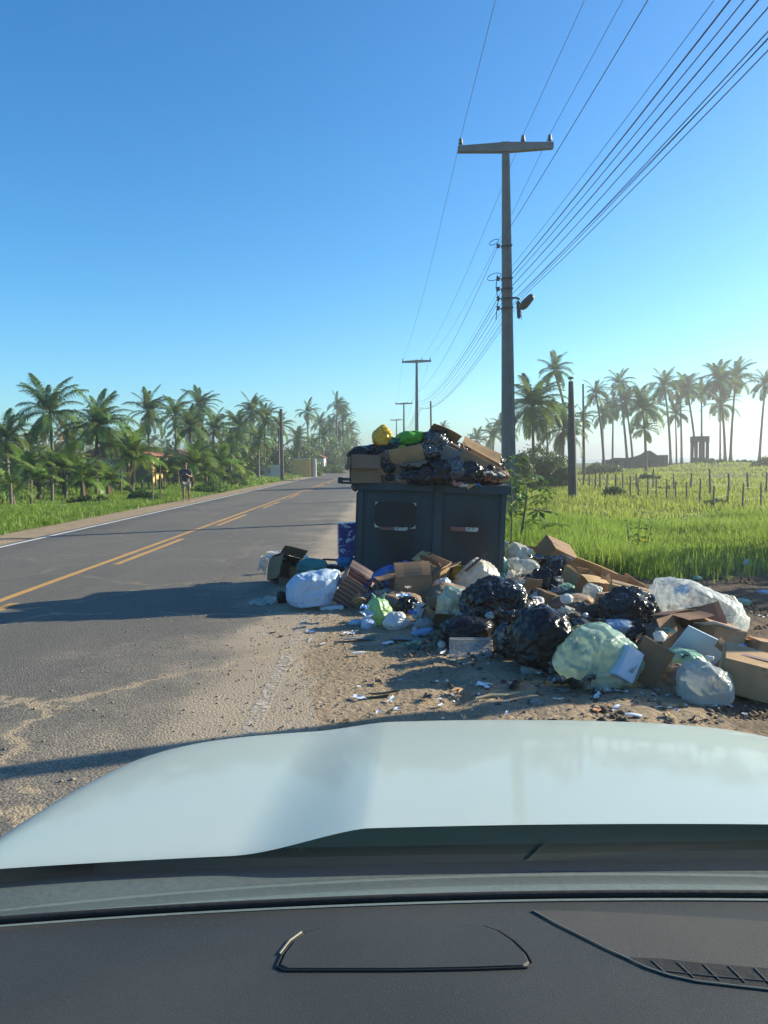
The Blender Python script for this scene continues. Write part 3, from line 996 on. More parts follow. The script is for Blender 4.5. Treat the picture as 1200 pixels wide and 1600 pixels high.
# ------------------------------------------------------------------ palms
def frond_mesh(name, Lr, e0, droop, nl, lw, mat, seed, ll=.24, hang=.8):
    rg = np.random.default_rng(seed)
    n = 12
    s = np.linspace(0, 1, n + 1)
    P = [np.zeros(3)]
    side = rg.uniform(-.12, .12)
    for i in range(n):
        e = e0 - droop * s[i] ** 1.25
        P.append(P[-1] + Lr / n * np.array([math.cos(e), side * s[i], math.sin(e)]))
    P = np.array(P)
    V, Q = [], []
    # rachis
    for i in range(n + 1):
        w = .045 * (1 - .85 * s[i]) * Lr / 4
        for dy, dz_ in ((-w, 0), (0, w * .8), (w, 0)):
            V.append(P[i] + np.array([0, dy, dz_]))
    for i in range(n):
        for k in range(2):
            Q.append((i * 3 + k, i * 3 + k + 1, i * 3 + k + 4, i * 3 + k + 3))
    for i in range(nl):
        t = .10 + .90 * (i + .5) / nl
        f = t * n
        k = min(int(f), n - 1)
        p = P[k] + (P[k + 1] - P[k]) * (f - k)
        tg = (P[k + 1] - P[k]); tg /= np.linalg.norm(tg)
        up = np.cross(tg, [0, 1, 0]); up = up if up[2] > 0 else -up
        l = Lr * ll * (math.sin(math.pi * (.10 + .86 * t)) ** .55) * rg.uniform(.8, 1.1)
        for sd in (-1, 1):
            out = np.array([0, sd, 0.0])
            fwd = .35 + .75 * t + rg.uniform(-.1, .1)
            d1 = out + tg * fwd + up * rg.uniform(.0, .30); d1 /= np.linalg.norm(d1)
            d2 = d1 * (1 - hang * .55) + np.array([0, 0, -1.0]) * hang * rg.uniform(.7, 1.2); d2 /= np.linalg.norm(d2)
            a = p + d1 * l * .45
            b2 = a + d2 * l * .55
            w = lw * Lr / 4 * rg.uniform(.8, 1.2)
            wv = np.cross(d1, up); wv /= (np.linalg.norm(wv) + 1e-6)
            o = len(V)
            V += [p - wv * w * .6, p + wv * w * .6, a + wv * w, a - wv * w, b2 + wv * w * .12, b2 - wv * w * .12]
            Q += [(o, o + 1, o + 2, o + 3), (o + 3, o + 2, o + 4, o + 5)]
    return mk(name, np.array(V), np.array(Q), False, mat)


FR = {}
for kind, mat in (('tall', 'frond'), ('young', 'frond_young')):
    for vi, (e0, dr) in enumerate([(82, 45), (66, 68), (48, 82), (28, 90), (6, 80), (-22, 62)]):
        for alt in range(2):
            FR[kind, vi, alt] = frond_mesh('frond', 4.0, R(e0 - 5 * alt), R(dr + 12 * alt), 48 if kind == 'tall' else 50, .038 if kind == 'tall' else .044, M[mat], 50 + vi * 2 + alt, .25 if kind == 'tall' else .28, (.75, .55)[alt] if kind == 'tall' else .5)
for alt in range(2):
    FR['dry', 0, alt] = frond_mesh('dry_frond', 3.6, R(-30 - 12 * alt), R(55), 26, .05, M['frond_dry'], 90 + alt, .2, .95)
NUTS = MB()
for k in range(9):
    a = k * 2.4
    NUTS.lathe((.22 * math.cos(a), .22 * math.sin(a), -.25 - .12 * (k % 3)), [(0, -.15), (.09, -.1), (.12, 0), (.08, .11), (0, .14)], 7)
NUTS = NUTS.mesh('coconut_bunch', pm('coconut_husk', (.26, .19, .06), (.15, .14, .04), 4, .6), True)


def palm(px, pyc, pxb, Y, rpx, label, group=None, kind='tall', nf=18, Yb=None, dry=2, bend=0.0, windy=.45, pyb=None):
    """crown centre at pixel (px, pyc), foot under pixel column pxb, both at distance Y; rpx: crown radius in pixels"""
    top = at(px, pyc, Y)
    bx = at(pxb, 740, Y).x
    bz = ground_z(bx, Y)
    base = Vector((bx, Y, bz - .15))
    r_ = root('palm_tree' if kind == 'tall' else 'young_palm', base, label, 'palm tree', group, None)
    d = top - base
    tr = rpx * Y / F
    n = 9
    ctrl = Vector((d.x * (.15 + bend), 0, d.z * .55))
    pts, rad = [], []
    thick = max(.13, min(.20, d.z * .018)) if kind == 'tall' else .13
    for i in range(n + 1):
        t = i / n
        p = ctrl * (2 * t * (1 - t)) + d * (t * t)
        pts.append(p)
        rad.append(thick * (1.0 - .42 * t + .7 * max(0, .12 - t) / .12) * (1 + .04 * (i % 2)))
    if d.z > .6:
        MB().tube(pts, rad, 8).build('trunk', M['bark' if kind == 'tall' else 'young_bark'], r_, smooth=True)
    else:
        MB().tube([Vector((0, 0, 0)), d * .5, d], [.18, .2, .14], 8).build('trunk', M['bark'], r_, smooth=True)
    sc0 = tr / 2.85
    ga = 2.39996
    ph = rng.uniform(0, 6.28)
    nf = int(nf * 1.35)
    for i in range(nf):
        k = (i + .5) / nf
        vi = min(5, int(k * 5.6))
        if kind == 'young':
            vi = min(3, int(k * 4.2))
        az = ph + i * ga + rng.uniform(-.25, .25)
        if vi < 4:
            az -= windy * math.sin(az)             # blown towards +X
        me_ = FR[kind, vi, rng.randint(0, 1)]
        o = ob('frond', me_, r_, d, (rng.uniform(-.2, .2), rng.uniform(-.12, .12), az))
        s_ = sc0 * rng.uniform(.82, 1.12) * (1.0 if kind == 'tall' else 1.1)
        o.scale = (s_, s_, s_)
    for i in range(dry):
        o = ob('dry_frond', FR['dry', 0, rng.randint(0, 1)], r_, d - Vector((0, 0, .1)), (rng.uniform(-.2, .2), 0, rng.uniform(0, 6.28)))
        s_ = sc0 * rng.uniform(.7, 1.0)
        o.scale = (s_, s_, s_)
    if kind == 'tall' and rng.random() < .6:
        o = ob('coconut_bunch', NUTS, r_, d)
        o.scale = (sc0 * 1.3,) * 3
    return r_


GR = 'coconut palms along the shore on the right'
for a in [
    (866, 580, 890, 80, 24, 'tall coconut palm with a curving trunk, highest crown just left of the thick dark post', 16, 3, -.3),
    (832, 636, 834, 52, 43, 'broad dense coconut palm just right of the tall concrete pole', 26, 6, 0),
    (880, 672, 880, 62, 36, 'low bushy coconut palm directly behind the thick dark post', 22, 5, 0),
    (853, 655, 857, 75, 30, 'half hidden coconut palm between the broad palm and the thick dark post', 18, 3, 0),
    (911, 655, 911, 90, 17, 'small crowned palm behind the slim wooden pole', 14, 2, 0),
    (931, 616, 944, 95, 20, 'yellowish coconut palm with a leaning trunk, first right of the slim wooden pole', 15, 4, 0),
    (941, 648, 943, 105, 19, 'small palm standing just under the yellowish leaning palm', 15, 3, 0),
    (967, 600, 981, 110, 20, 'tall coconut palm with a wind-bent top above the left end of the ruined wall', 15, 2, .2),
    (958, 640, 957, 112, 22, 'palm crowded under the wind-bent tall palm, straight trunk', 17, 4, 0),
    (976, 628, 989, 108, 24, 'palm leaning left over the left end of the ruined wall', 18, 4, 0),
    (1004, 640, 1009, 92, 32, 'wide star-shaped coconut palm in front of the ruined wall', 22, 4, 0),
    (1008, 672, 1010, 84, 20, 'short palm with drooping crown right in front of the ruined wall', 15, 3, 0),
    (1038, 605, 1048, 112, 25, 'tall coconut palm rising behind the right end of the ruined wall', 18, 4, 0),
    (1055, 648, 1057, 116, 20, 'shorter palm just right of the ruined wall', 15, 2, 0),
    (1062, 612, 1065, 125, 22, 'slim palm with crown touching its taller left neighbour, right of the ruin', 17, 4, 0),
    (1073, 610, 1088, 116, 26, 'coconut palm whose trunk leans onto the left side of the concrete tower', 18, 2, .1),
    (1096, 612, 1096, 122, 20, 'coconut palm rising straight from behind the concrete tower', 15, 3, 0),
    (1123, 595, 1133, 105, 28, 'tall full coconut palm right of the concrete tower, leaning left', 20, 4, 0),
    (1125, 634, 1125, 118, 24, 'lower palm hidden under the tall full palm right of the concrete tower', 18, 4, 0),
    (1150, 592, 1141, 108, 28, 'tall coconut palm with spread fronds, second right of the concrete tower', 19, 2, 0),
    (1196, 602, 1186, 100, 24, 'lone coconut palm at the far right, leaning right', 17, 3, .2),
]:
    palm(a[0], a[1], a[2], a[3], a[4], a[5], GR, 'tall', a[6], None, a[7], a[8])
for i, (x, y, Y, rr) in enumerate([(745, 688, 150, 17), (770, 682, 120, 22), (784, 668, 110, 24), (692, 668, 190, 9), (733, 692, 170, 12)]):
    palm(x, y, x + 2, Y, rr, ['distant palm above the right end of the rubbish heap, left of its taller neighbour', 'distant palm between the heap and the tall pole, middle of three', 'distant palm closest to the left side of the tall pole', 'tiny far palm peeping over the crest of the heap beside the slim pole', 'smallest distant palm at the right shoulder of the heap'][i], 'distant palms behind the heap', 'tall', 14, None, 1)

GL = 'coconut palms in the left grove'
for a in [
    (78, 646, 84, 44, 47, 'big coconut palm with spread crown, tallest near the left edge', 20, 3, 0),
    (152, 668, 150, 40, 50, 'dense windswept palm just right of the tallest palm near the left edge', 24, 4, 0),
    (10, 688, 12, 42, 40, 'dark palm cut by the left edge of the view', 20, 2, 0),
    (231, 644, 234, 58, 33, 'windswept palm with slim trunk standing out left of the walking person', 18, 2, 0),
    (273, 650, 277, 66, 29, 'palm rising above the walking person, left of a pair', 18, 2, 0),
    (313, 638, 312, 72, 28, 'highest palm above and right of the walking person', 18, 2, 0),
    (296, 668, 298, 58, 28, 'lower palm between the two palms above the walking person', 18, 3, 0),
    (334, 672, 333, 64, 27, 'lower palm right of the highest palm above the walking person', 18, 3, 0),
    (372, 668, 372, 76, 26, 'dark palm at the left flank of the grove beside the dark pole', 20, 3, 0),
    (393, 645, 392, 80, 26, 'tall palm at the top of the grove beside the dark pole', 20, 2, 0),
    (414, 655, 414, 82, 24, 'palm with grey stalks in the grove beside the dark pole', 20, 3, 0),
    (404, 688, 404, 70, 24, 'low palm in front of the grove beside the dark pole', 18, 3, 0),
    (436, 668, 436, 84, 20, 'palm whose crown stands behind the dark pole top', 18, 2, 0),
    (362, 695, 360, 62, 24, 'low palm at the foot of the left flank of the grove', 18, 3, 0),
    (480, 645, 483, 112, 17, 'slender lone palm standing clear of the groves, right of the dark pole', 14, 1, 0),
    (465, 688, 467, 95, 20, 'low bushy palm under the slender lone palm', 18, 2, 0),
    (527, 632, 526, 135, 15, 'tallest slender palm at the far end of the left grove', 14, 1, 0),
    (200, 700, 200, 46, 30, 'low dark palm between the white house and the windswept palm', 18, 2, 0),
    (110, 690, 112, 50, 30, 'dark palm filling the gap under the tallest palm at the left', 18, 2, 0),
    (45, 705, 45, 46, 28, 'low dark palm near the left edge behind the young palms', 18, 2, 0),
]:
    palm(a[0], a[1], a[2], a[3], a[4], a[5], GL, 'tall', a[6], None, a[7], a[8])
for (x, y, Y, rr) in [(506, 682, 120, 18), (500, 662, 140, 16), (515, 668, 150, 17), (536, 655, 150, 16), (545, 672, 160, 15), (530, 680, 140, 16), (551, 690, 170, 13), (520, 700, 130, 16), (540, 700, 150, 14), (488, 694, 110, 16), (535, 640, 165, 12), (554, 704, 185, 10)]:
    palm(x, y, x + rng.choice((-1, 1, 2)), Y, rr, 'coconut palm in the dense far grove where the road vanishes', 'palms of the far grove', 'tall', 18, None, 1)

GY_ = 'young palms along the left verge'
for a in [
    (18, 768, 30, 28, 'bright low young palm at the left edge behind the verge grass', 9),
    (60, 752, 33, 30, 'young palm with an orange dry frond behind the first fence posts', 11),
    (100, 735, 37, 36, 'large light green young palm with upright fronds near the left edge', 12),
    (128, 752, 34, 30, 'bushy young palm over the right end of the near fence posts', 11),
    (168, 755, 37, 28, 'young palm just left of the white and yellow house', 11),
    (206, 722, 40, 38, 'upright young palm with a dark trunk in front of the white and yellow house', 13),
    (250, 742, 45, 28, 'young palm behind the two thin stakes', 11),
    (300, 728, 46, 34, 'broad young palm right behind the walking person', 13),
    (345, 730, 52, 30, 'young palm with hanging fronds right of the walking person', 12),
    (322, 745, 47, 24, 'low young palm at the right shoulder of the walking person', 10),
    (376, 738, 60, 20, 'low young palm at the grove edge left of the dark pole', 10),
    (42, 735, 36, 30, 'young palm behind the bright low one at the left edge', 10),
]:
    palm(a[0], a[1], a[0], a[2], a[3], a[4], GY_, 'young', a[5], None, 1, 0, .25)

# ------------------------------------------------------------------ bushes
def foliage_mesh(name, lumps, n, leaf, mat, seed, squash=1.0):
    rg = np.random.default_rng(seed)
    lumps = np.array(lumps, float)
    wts = lumps[:, 3] ** 2; wts /= wts.sum()
    k = rg.choice(len(lumps), n, p=wts)
    d = rg.normal(size=(n, 3)); d /= np.linalg.norm(d, axis=1)[:, None]
    rr = lumps[k, 3] * rg.uniform(.55, 1.08, n) ** .6
    rr *= 1 + .25 * vnoise(d * 2.2 + k[:, None] * 3.1, seed)
    P = lumps[k, :3] + d * rr[:, None] * np.array([1, 1, squash])
    P[:, 2] = np.maximum(P[:, 2], .03)
    nr = d + rg.normal(size=(n, 3)) * .7
    nr /= np.linalg.norm(nr, axis=1)[:, None]
    a = np.cross(nr, rg.normal(size=(n, 3))); a /= np.linalg.norm(a, axis=1)[:, None]
    b2 = np.cross(nr, a)
    s = leaf * rg.uniform(.6, 1.3, n)[:, None]
    V = np.stack([P - a * s, P + b2 * s * .45 + nr * s * .12, P + a * s, P - b2 * s * .45 + nr * s * .12], 1).reshape(-1, 3)
    return mk(name, V, np.arange(4 * n).reshape(-1, 4), False, mat)


def bush(px, pyt, pyb, Y, wpx, label, mat='leaf_dark', n=2200, leaf=.16, lumps=7, group=None, seed=0, name='bush'):
    base = at(px, pyb, Y)
    base.z = ground_z(base.x, Y)
    H = max(.4, at(px, pyt, Y).z - base.z)
    Wd = wpx * Y / F
    rg = random.Random(seed * 7 + int(px))
    L = []
    for i in range(lumps):
        t = (i + .5) / lumps * 2 - 1
        hh = H * (1 - .45 * t * t) * rg.uniform(.75, 1.0)
        r0 = min(hh * .5, Wd * .28) * rg.uniform(.8, 1.1)
        L.append((t * (Wd / 2 - r0 * .6), rg.uniform(-.3, .3) * Wd, hh - r0, r0))
        L.append((t * (Wd / 2 - r0 * .6) + rg.uniform(-.2, .2), rg.uniform(-.3, .3) * Wd, (hh - r0) * .4, r0 * 1.05))
    r_ = root(name, base, label, 'bush', group)
    ob('foliage', foliage_mesh('foliage', L, n, leaf, M[mat], seed), r_)
    m = MB()
    for q in L[::3]:
        m.tube([(q[0] * .2, q[1] * .2, -.1), (q[0] * .6, q[1] * .6, q[2] * .5), (q[0], q[1], q[2])], [.07, .05, .02], 5)
    m.build('stem', M['bark'], r_)
    return r_


bush(848, 694, 742, 50, 92, 'big rounded dark green bush right of the tall concrete pole', 'leaf', 9000, .12, 9, None, 1)
bush(815, 700, 745, 46, 40, 'dark bush half hidden behind the tall concrete pole', 'leaf_dark', 3000, .12, 5, None, 2)
bush(880, 722, 748, 47, 40, 'lower leafy bush at the right foot of the big rounded bush', 'leaf', 2600, .11, 5, None, 3)
bush(770, 700, 745, 60, 60, 'dark bush behind the right end of the rubbish heap', 'leaf_dark', 2600, .16, 5, None, 4)
bush(735, 704, 740, 75, 50, 'dark bush behind the middle of the rubbish heap', 'leaf_dark', 2200, .18, 5, None, 5)
bush(930, 722, 738, 90, 40, 'low scrub in front of the sea left of the ruined wall', 'leaf_dark', 2000, .14, 6, 'shore scrub', 6)
bush(955, 723, 742, 84, 44, 'low scrub at the left end of the ruined wall', 'leaf_dark', 2000, .14, 6, 'shore scrub', 7)
bush(1050, 725, 734, 104, 30, 'low scrub between the ruined wall and the concrete tower', 'leaf_dark', 1200, .14, 5, 'shore scrub', 8)
bush(1116, 716, 730, 100, 34, 'low scrub right of the concrete tower', 'leaf', 1400, .14, 5, 'shore scrub', 9)
bush(1160, 720, 731, 98, 40, 'low scrub left of the lone far right palm', 'leaf_dark', 1400, .14, 5, 'shore scrub', 10)
bush(1194, 712, 735, 84, 34, 'rounded scrub at the right edge under the lone palm', 'leaf', 1600, .13, 5, 'shore scrub', 11)
bush(1012, 738, 748, 62, 34, 'low clump of weeds in the grass before the ruined wall', 'leaf', 900, .10, 5, 'weed clumps in the field', 12)
bush(960, 757, 778, 36, 44, 'leafy weed clump at the left end of the nearer fence posts', 'leaf', 1600, .07, 5, 'weed clumps in the field', 13)
bush(1040, 762, 773, 44, 40, 'leafy weed clump below the farther fence posts', 'leaf', 900, .08, 5, 'weed clumps in the field', 14)
bush(1120, 776, 790, 30, 40, 'leafy weed clump at the foot of the nearer fence on the right', 'leaf', 900, .06, 5, 'weed clumps in the field', 15)
for i, (x, t, b_, Y, w) in enumerate([(20, 682, 770, 52, 110), (100, 687, 765, 54, 100), (180, 687, 762, 56, 90), (250, 682, 758, 62, 100), (330, 682, 755, 68, 90), (385, 682, 750, 80, 70), (430, 687, 748, 92, 60), (470, 687, 745, 108, 60), (510, 682, 742, 125, 50), (540, 685, 738, 145, 40), (150, 725, 768, 46, 70), (60, 730, 775, 44, 80), (290, 732, 765, 56, 60), (355, 732, 758, 62, 60)]):
    bush(x, t, b_, Y, w, ['dark undergrowth at the left edge behind the bright low young palm', 'dark undergrowth under the tallest palm near the left edge', 'dark undergrowth left of the white and yellow house', 'dark undergrowth right of the white and yellow house',
                          'dark undergrowth behind the shoulder of the walking person', 'dark undergrowth at the left flank of the grove beside the dark pole', 'dark undergrowth just left of the dark pole', 'dark undergrowth between the dark pole and the slender lone palm', 'dark undergrowth behind the yellow gate pillar', 'dark undergrowth where the road vanishes at the left',
                          'lower dark bush under the dense windswept palm', 'lower dark bush behind the near fence posts at the left', 'lower dark bush left of the head of the walking person', 'lower dark bush under the young palm with hanging fronds'][i], 'leaf_dark', 3000, .22, 7, 'undergrowth of the left grove', 30 + i)
for i, (x, t, b_, Y, w) in enumerate([(330, 745, 760, 44, 50), (222, 762, 776, 34, 46), (370, 745, 756, 54, 40), (140, 772, 788, 31, 60), (520, 722, 738, 110, 40), (490, 727, 741, 92, 30)]):
    bush(x, t, b_, Y, w, ['bright weeds beside the walking person', 'bright weeds under the two thin stakes', 'bright weeds left of the dark pole', 'bright weeds at the foot of the fence posts', 'bright hedge plants at the far left roadside', 'bright weeds beside the yellow gate pillar'][i], 'leaf_bright', 1500, .07 if Y < 60 else .14, 6, 'roadside weeds', 60 + i)
# far-off wood closing the horizon on the left
L = []
for i in range(90):
    y = 90 + i * 9
    L.append((-26 - .04 * y - rng.uniform(0, 50), y, rng.uniform(2, 5), rng.uniform(4, 7)))
    if y > 150:
        L.append((6 + .012 * y + rng.uniform(0, 16), y + 60, rng.uniform(1, 2.2), rng.uniform(2, 3.5)))
wd = ob('far_wood', foliage_mesh('far_wood', L, 26000, .7, M['leaf_dark'], 77))
tag(wd, 'far dark wood closing the left horizon behind the palms', 'wood', None, 'stuff')

# tree and palm standing to the right outside the view; they cast the shade on the right
def shade_tree(x, y, h, w, label, seed):
    r_ = root('broad_tree', (x, y, ground_z(x, y)), label, 'tree')
    rg = random.Random(seed)
    L = [(rg.uniform(-1, 1) * w * .35, rg.uniform(-1, 1) * w * .35, h * rg.uniform(.5, .85), w * .27) for _ in range(12)]
    ob('crown', foliage_mesh('crown', L, 5000, .16, M['leaf_dark'], seed), r_)
    MB().tube([(0, 0, -.2), (.1, 0, h * .3), (.3, .1, h * .6)], [.2, .15, .08], 8).build('trunk', M['bark'], r_)


shade_tree(15.6, 15.2, 4.4, 4.2, 'broad leafy tree in the field beyond the right edge of the view', 5)
shade_tree(13.0, 11.4, 3.2, 3.2, 'lower leafy tree in the field beyond the right edge of the view', 6)
sp_ = tag(MB().tube([(0, 0, -.3), (0, 0, 3), (0, 0, 7)], [.13, .12, .10], 10).build('roadside_post', M['concrete'], loc=(6.2, 6.9, ground_z(6.2, 6.9))), 'slim concrete post beyond the right edge of the view', 'post')

# ------------------------------------------------------------------ grass
def blades(name, X, Y, h, w, mat, seed, label, lean=.35):
    rg = np.random.default_rng(seed)
    n = len(X)
    Z = terrain(X, Y) - .01
    hh = h * rg.uniform(.55, 1.3, n)
    az = rg.uniform(0, 2 * np.pi, n)
    la = rg.uniform(.05, 1, n) * lean
    la2 = la * rg.uniform(1.5, 3.2, n)
    wx, wy = np.cos(az), np.sin(az)
    # blade width across a random direction
    bz = az + np.pi / 2 + rg.uniform(-.6, .6, n)
    ww = w * rg.uniform(.6, 1.3, n)
    sx_, sy_ = np.cos(bz) * ww, np.sin(bz) * ww
    def pt(f, k, s):
        return np.column_stack([X + wx * hh * k + sx_ * s, Y + wy * hh * k + sy_ * s, Z + hh * f])
    V = np.stack([pt(0, 0, -.5), pt(0, 0, .5), pt(.55, la * .4, .42), pt(.55, la * .4, -.42), pt(1.0 - .25 * la, la2 * .5, .06), pt(1.0 - .25 * la, la2 * .5, -.06)], 1).reshape(-1, 3)
    o = np.arange(n)[:, None] * 6
    Q = np.concatenate([o + np.array([[0, 1, 2, 3]]), o + np.array([[3, 2, 4, 5]])], 0)
    return tag(ob(name, mk(name, V, Q, True, mat)), label, 'grass', None, 'stuff')


def scatter(n, x0, x1, y0, y1, seed, dens=None, ypow=1.0):
    rg = np.random.default_rng(seed)
    X = rg.uniform(x0, x1, n)
    Y = y0 + (y1 - y0) * rg.uniform(0, 1, n) ** ypow
    keep = turf_w(X, Y) > rg.uniform(.15, .95, n)
    if dens is not None:
        keep &= dens(X, Y) > rg.uniform(0, 1, n)
    return X[keep], Y[keep]


def clump(X, Y, sc, lo, hi, seed=1):
    return sst(lo, hi, vnoise(np.column_stack([X, Y]) * sc, seed))


def bare(X, Y):
    """thin grass on the bare shaded patch at the right"""
    e = np.exp(-(((X - 5.6) / 1.4) ** 2 + ((Y - 12.0) / 2.2) ** 2))
    return 1 - .93 * sst(.18, .5, e)


X, Y = scatter(190000, 1.2, 12, 10, 22, 1, lambda x, y: (.35 + .65 * clump(x, y, 1.1, -.3, .3)) * bare(x, y))
blades('grass', X, Y, .33 * (.45 + .85 * clump(X, Y, .5, -.5, .5, 3)), .014, M['grass'], 2, 'tall bright grass behind the rubbish on the right', .45)
X, Y = scatter(110000, 1.0, 34, 20, 48, 4, lambda x, y: .3 + .7 * clump(x, y, .5, -.4, .3))
blades('grass', X, Y, .19 * (.4 + 1.0 * clump(X, Y, .3, -.5, .5, 5)), .034, M['field_grass'], 5, 'sunlit grass of the field on the right')
X, Y = scatter(80000, 4, 75, 46, 110, 6, lambda x, y: .2 + .8 * clump(x, y, .22, -.3, .3))
blades('grass', X, Y, .26 * (.4 + 1.0 * clump(X, Y, .15, -.5, .5, 7)), .085, M['field_grass'], 7, 'thin dune grass in front of the shore', .6)
X, Y = scatter(150000, -16.5, -9.0, 13, 48, 8, lambda x, y: .25 + .75 * clump(x, y, .9, -.4, .25), 1.2)
blades('grass', X, Y, .15 * (.45 + .9 * clump(X, Y, .6, -.5, .5, 9)), .026, M['verge_grass'], 9, 'bright green verge grass along the left side of the road', .7)
X, Y = scatter(60000, -19, -9.0, 46, 150, 10, lambda x, y: .2 + .8 * clump(x, y, .4, -.3, .3))
blades('grass', X, Y, .20 * (.5 + .9 * clump(X, Y, .3, -.5, .5, 11)), .09, M['verge_grass'], 11, 'far verge grass along the left side of the road', .6)
X, Y = scatter(30000, -46, -15, 15, 70, 12)
blades('grass', X, Y, .4, .07, M['verge_grass'], 13, 'rough grass under the left palm grove', .6)

# papaya-like plant and the flowering weed
def palmate_leaf(sz, mat, seed):
    rg = random.Random(seed)
    m = MB()
    for k in range(7):
        a = R(-150 + 50 * k)
        l = sz * (1 - .25 * abs(k - 3) / 3) * rg.uniform(.85, 1.1)
        d, s_ = Vector((math.cos(a), math.sin(a), -.15)), Vector((-math.sin(a), math.cos(a), 0))
        m.add([Vector((0, 0, 0)), d * l * .35 + s_ * l * .10, d * l * .6 + s_ * l * .20, d * l + Vector((0, 0, -.12 * l)), d * l * .6 - s_ * l * .20, d * l * .35 - s_ * l * .10], [(0, 1, 2, 3, 4, 5)])
    return m.mesh('leaf', mat)


PLF = [palmate_leaf(.24, M['leaf_bright'], i) for i in range(3)]
pb = at(820, 850, 13.6); pb.z = ground_z(pb.x, 13.6)
pl = root('papaya_plant', pb, 'young plant with lobed leaves on long stalks at the right end of the bin', 'plant')
st = [Vector((-.12, 0, 0)), Vector((-.04, 0, .5)), Vector((.03, 0, 1.0)), Vector((.06, 0, 1.3))]
MB().tube(st, [.03, .026, .02, .014], 7).build('stem', M['stem'], pl, smooth=True)
for k in range(30):
    a = k * 2.4 + rng.uniform(-.3, .3)
    h0 = .55 + .75 * (k / 29)
    l = rng.uniform(.3, .62) * (1.15 - .5 * k / 29)
    o_ = Vector((.02, 0, h0))
    e = o_ + Vector((math.cos(a) * l, math.sin(a) * l, rng.uniform(-.05, .2)))
    if k % 2 == 0:
        MB().tube([o_, (o_ + e) / 2 + Vector((0, 0, .04)), e], .006, 5).build('leaf_stalk', M['stem'], pl)
    o = ob('leaf', PLF[k % 3], pl, e, (rng.uniform(-.5, .5), rng.uniform(-.4, .4), a))
    o.scale = (rng.uniform(.75, 1.2),) * 3
pb = at(797, 745, 12.6); zz = ground_z(pb.x, 12.6)
vn = root('climbing_weed', (pb.x, 12.6, zz), 'thin leafy weed climbing in front of the tall concrete pole above the bin', 'plant')
tall = at(797, 714, 12.6).z - zz
MB().tube([(0, 0, 0), (.03, 0, tall * .5), (0, 0, tall)], [.015, .012, .006], 5).build('stem', M['stem'], vn)
lf = MB().add([(0, 0, 0), (.05, .04, .01), (.13, 0, -.02), (.05, -.04, .01)], [(0, 1, 2, 3)]).mesh('leaf', M['leaf_bright'])
for k in range(46):
    h0 = tall * (.45 + .55 * k / 45)
    o = ob('leaf', lf, vn, (rng.uniform(-.14, .22), rng.uniform(-.12, .12), h0), (rng.uniform(-1, 1), rng.uniform(-1, .6), rng.uniform(0, 6.3)))
    o.scale = (rng.uniform(.7, 1.3),) * 3
pb = gpt(998, 868)
fl_ = root('flowering_weed', pb, 'slender yellow flowered weed standing in the tall grass right of the rubbish', 'plant')
for s in range(3):
    x0 = (s - 1) * .12
    MB().tube([(x0, 0, 0), (x0 * 1.6, .02, .35), (x0 * 2 + .02, 0, .72 - .1 * abs(s - 1))], [.010, .008, .004], 5).build('stem', M['stem'], fl_)
    for k in range(16):
        h0 = .15 + .55 * k / 15
        o = ob('leaf', lf, fl_, (x0 * (1 + h0), rng.uniform(-.03, .03), h0), (rng.uniform(-.8, .8), rng.uniform(-.8, .4), rng.uniform(0, 6.3)))
        o.scale = (rng.uniform(.5, 1.0),) * 3
fm = MB()
for k in range(6):
    a = k * math.pi / 3
    fm.add([(0, 0, 0), (.02 * math.cos(a + .4), .02 * math.sin(a + .4), .01), (.04 * math.cos(a), .04 * math.sin(a), .012), (.02 * math.cos(a - .4), .02 * math.sin(a - .4), .01)], [(0, 1, 2, 3)])
fm = fm.mesh('flower', M['yellow_flower'])
for k in range(4):
    ob('flower', fm, fl_, (rng.uniform(-.15, .2), -.08, rng.uniform(.1, .3)), (R(60), 0, rng.uniform(0, 3)))

# ------------------------------------------------------------------ buildings
def wall_block(c, s, name, mat, parent):
    return MB().box(c, s).build(name, mat, parent)


# ruined low building on the shore
rb = at(998, 738, 100); rb.z = ground_z(rb.x, 100) - .3
ru = root('ruined_building', rb, 'low roofless ruined building of grey plaster walls on the shore', 'building')
poly = [(-3.9, 0), (-3.9, 1.5), (-3.1, 1.75), (-1.7, 1.7), (-.7, 1.8), (0.2, 2.1), (.9, 2.55), (1.4, 2.6), (1.9, 2.3), (2.4, 1.95), (3.7, 1.9), (3.7, 0)]
mm = MB(); mm.prism(poly, .3, Matrix.Identity(4)); mm.build('front_wall', M['old_wall'], ru)
wall_block((3.7, 1.6, 1.0), (.3, 2.9, 2.0), 'side_wall', M['old_wall'], ru)
wall_block((-3.8, 1.6, .75), (.3, 2.9, 1.5), 'side_wall', M['old_wall'], ru)
for i in range(4):
    wall_block((-2.9 + i * 1.4, -.17, .95), (.5, .1, .7), 'window_opening', M['dark_glass'], ru)
wall_block((3.4, -.18, 1.0), (.6, .12, 1.9), 'pier', pm('brick_pier', (.24, .15, .11), None, 5, .9), ru)

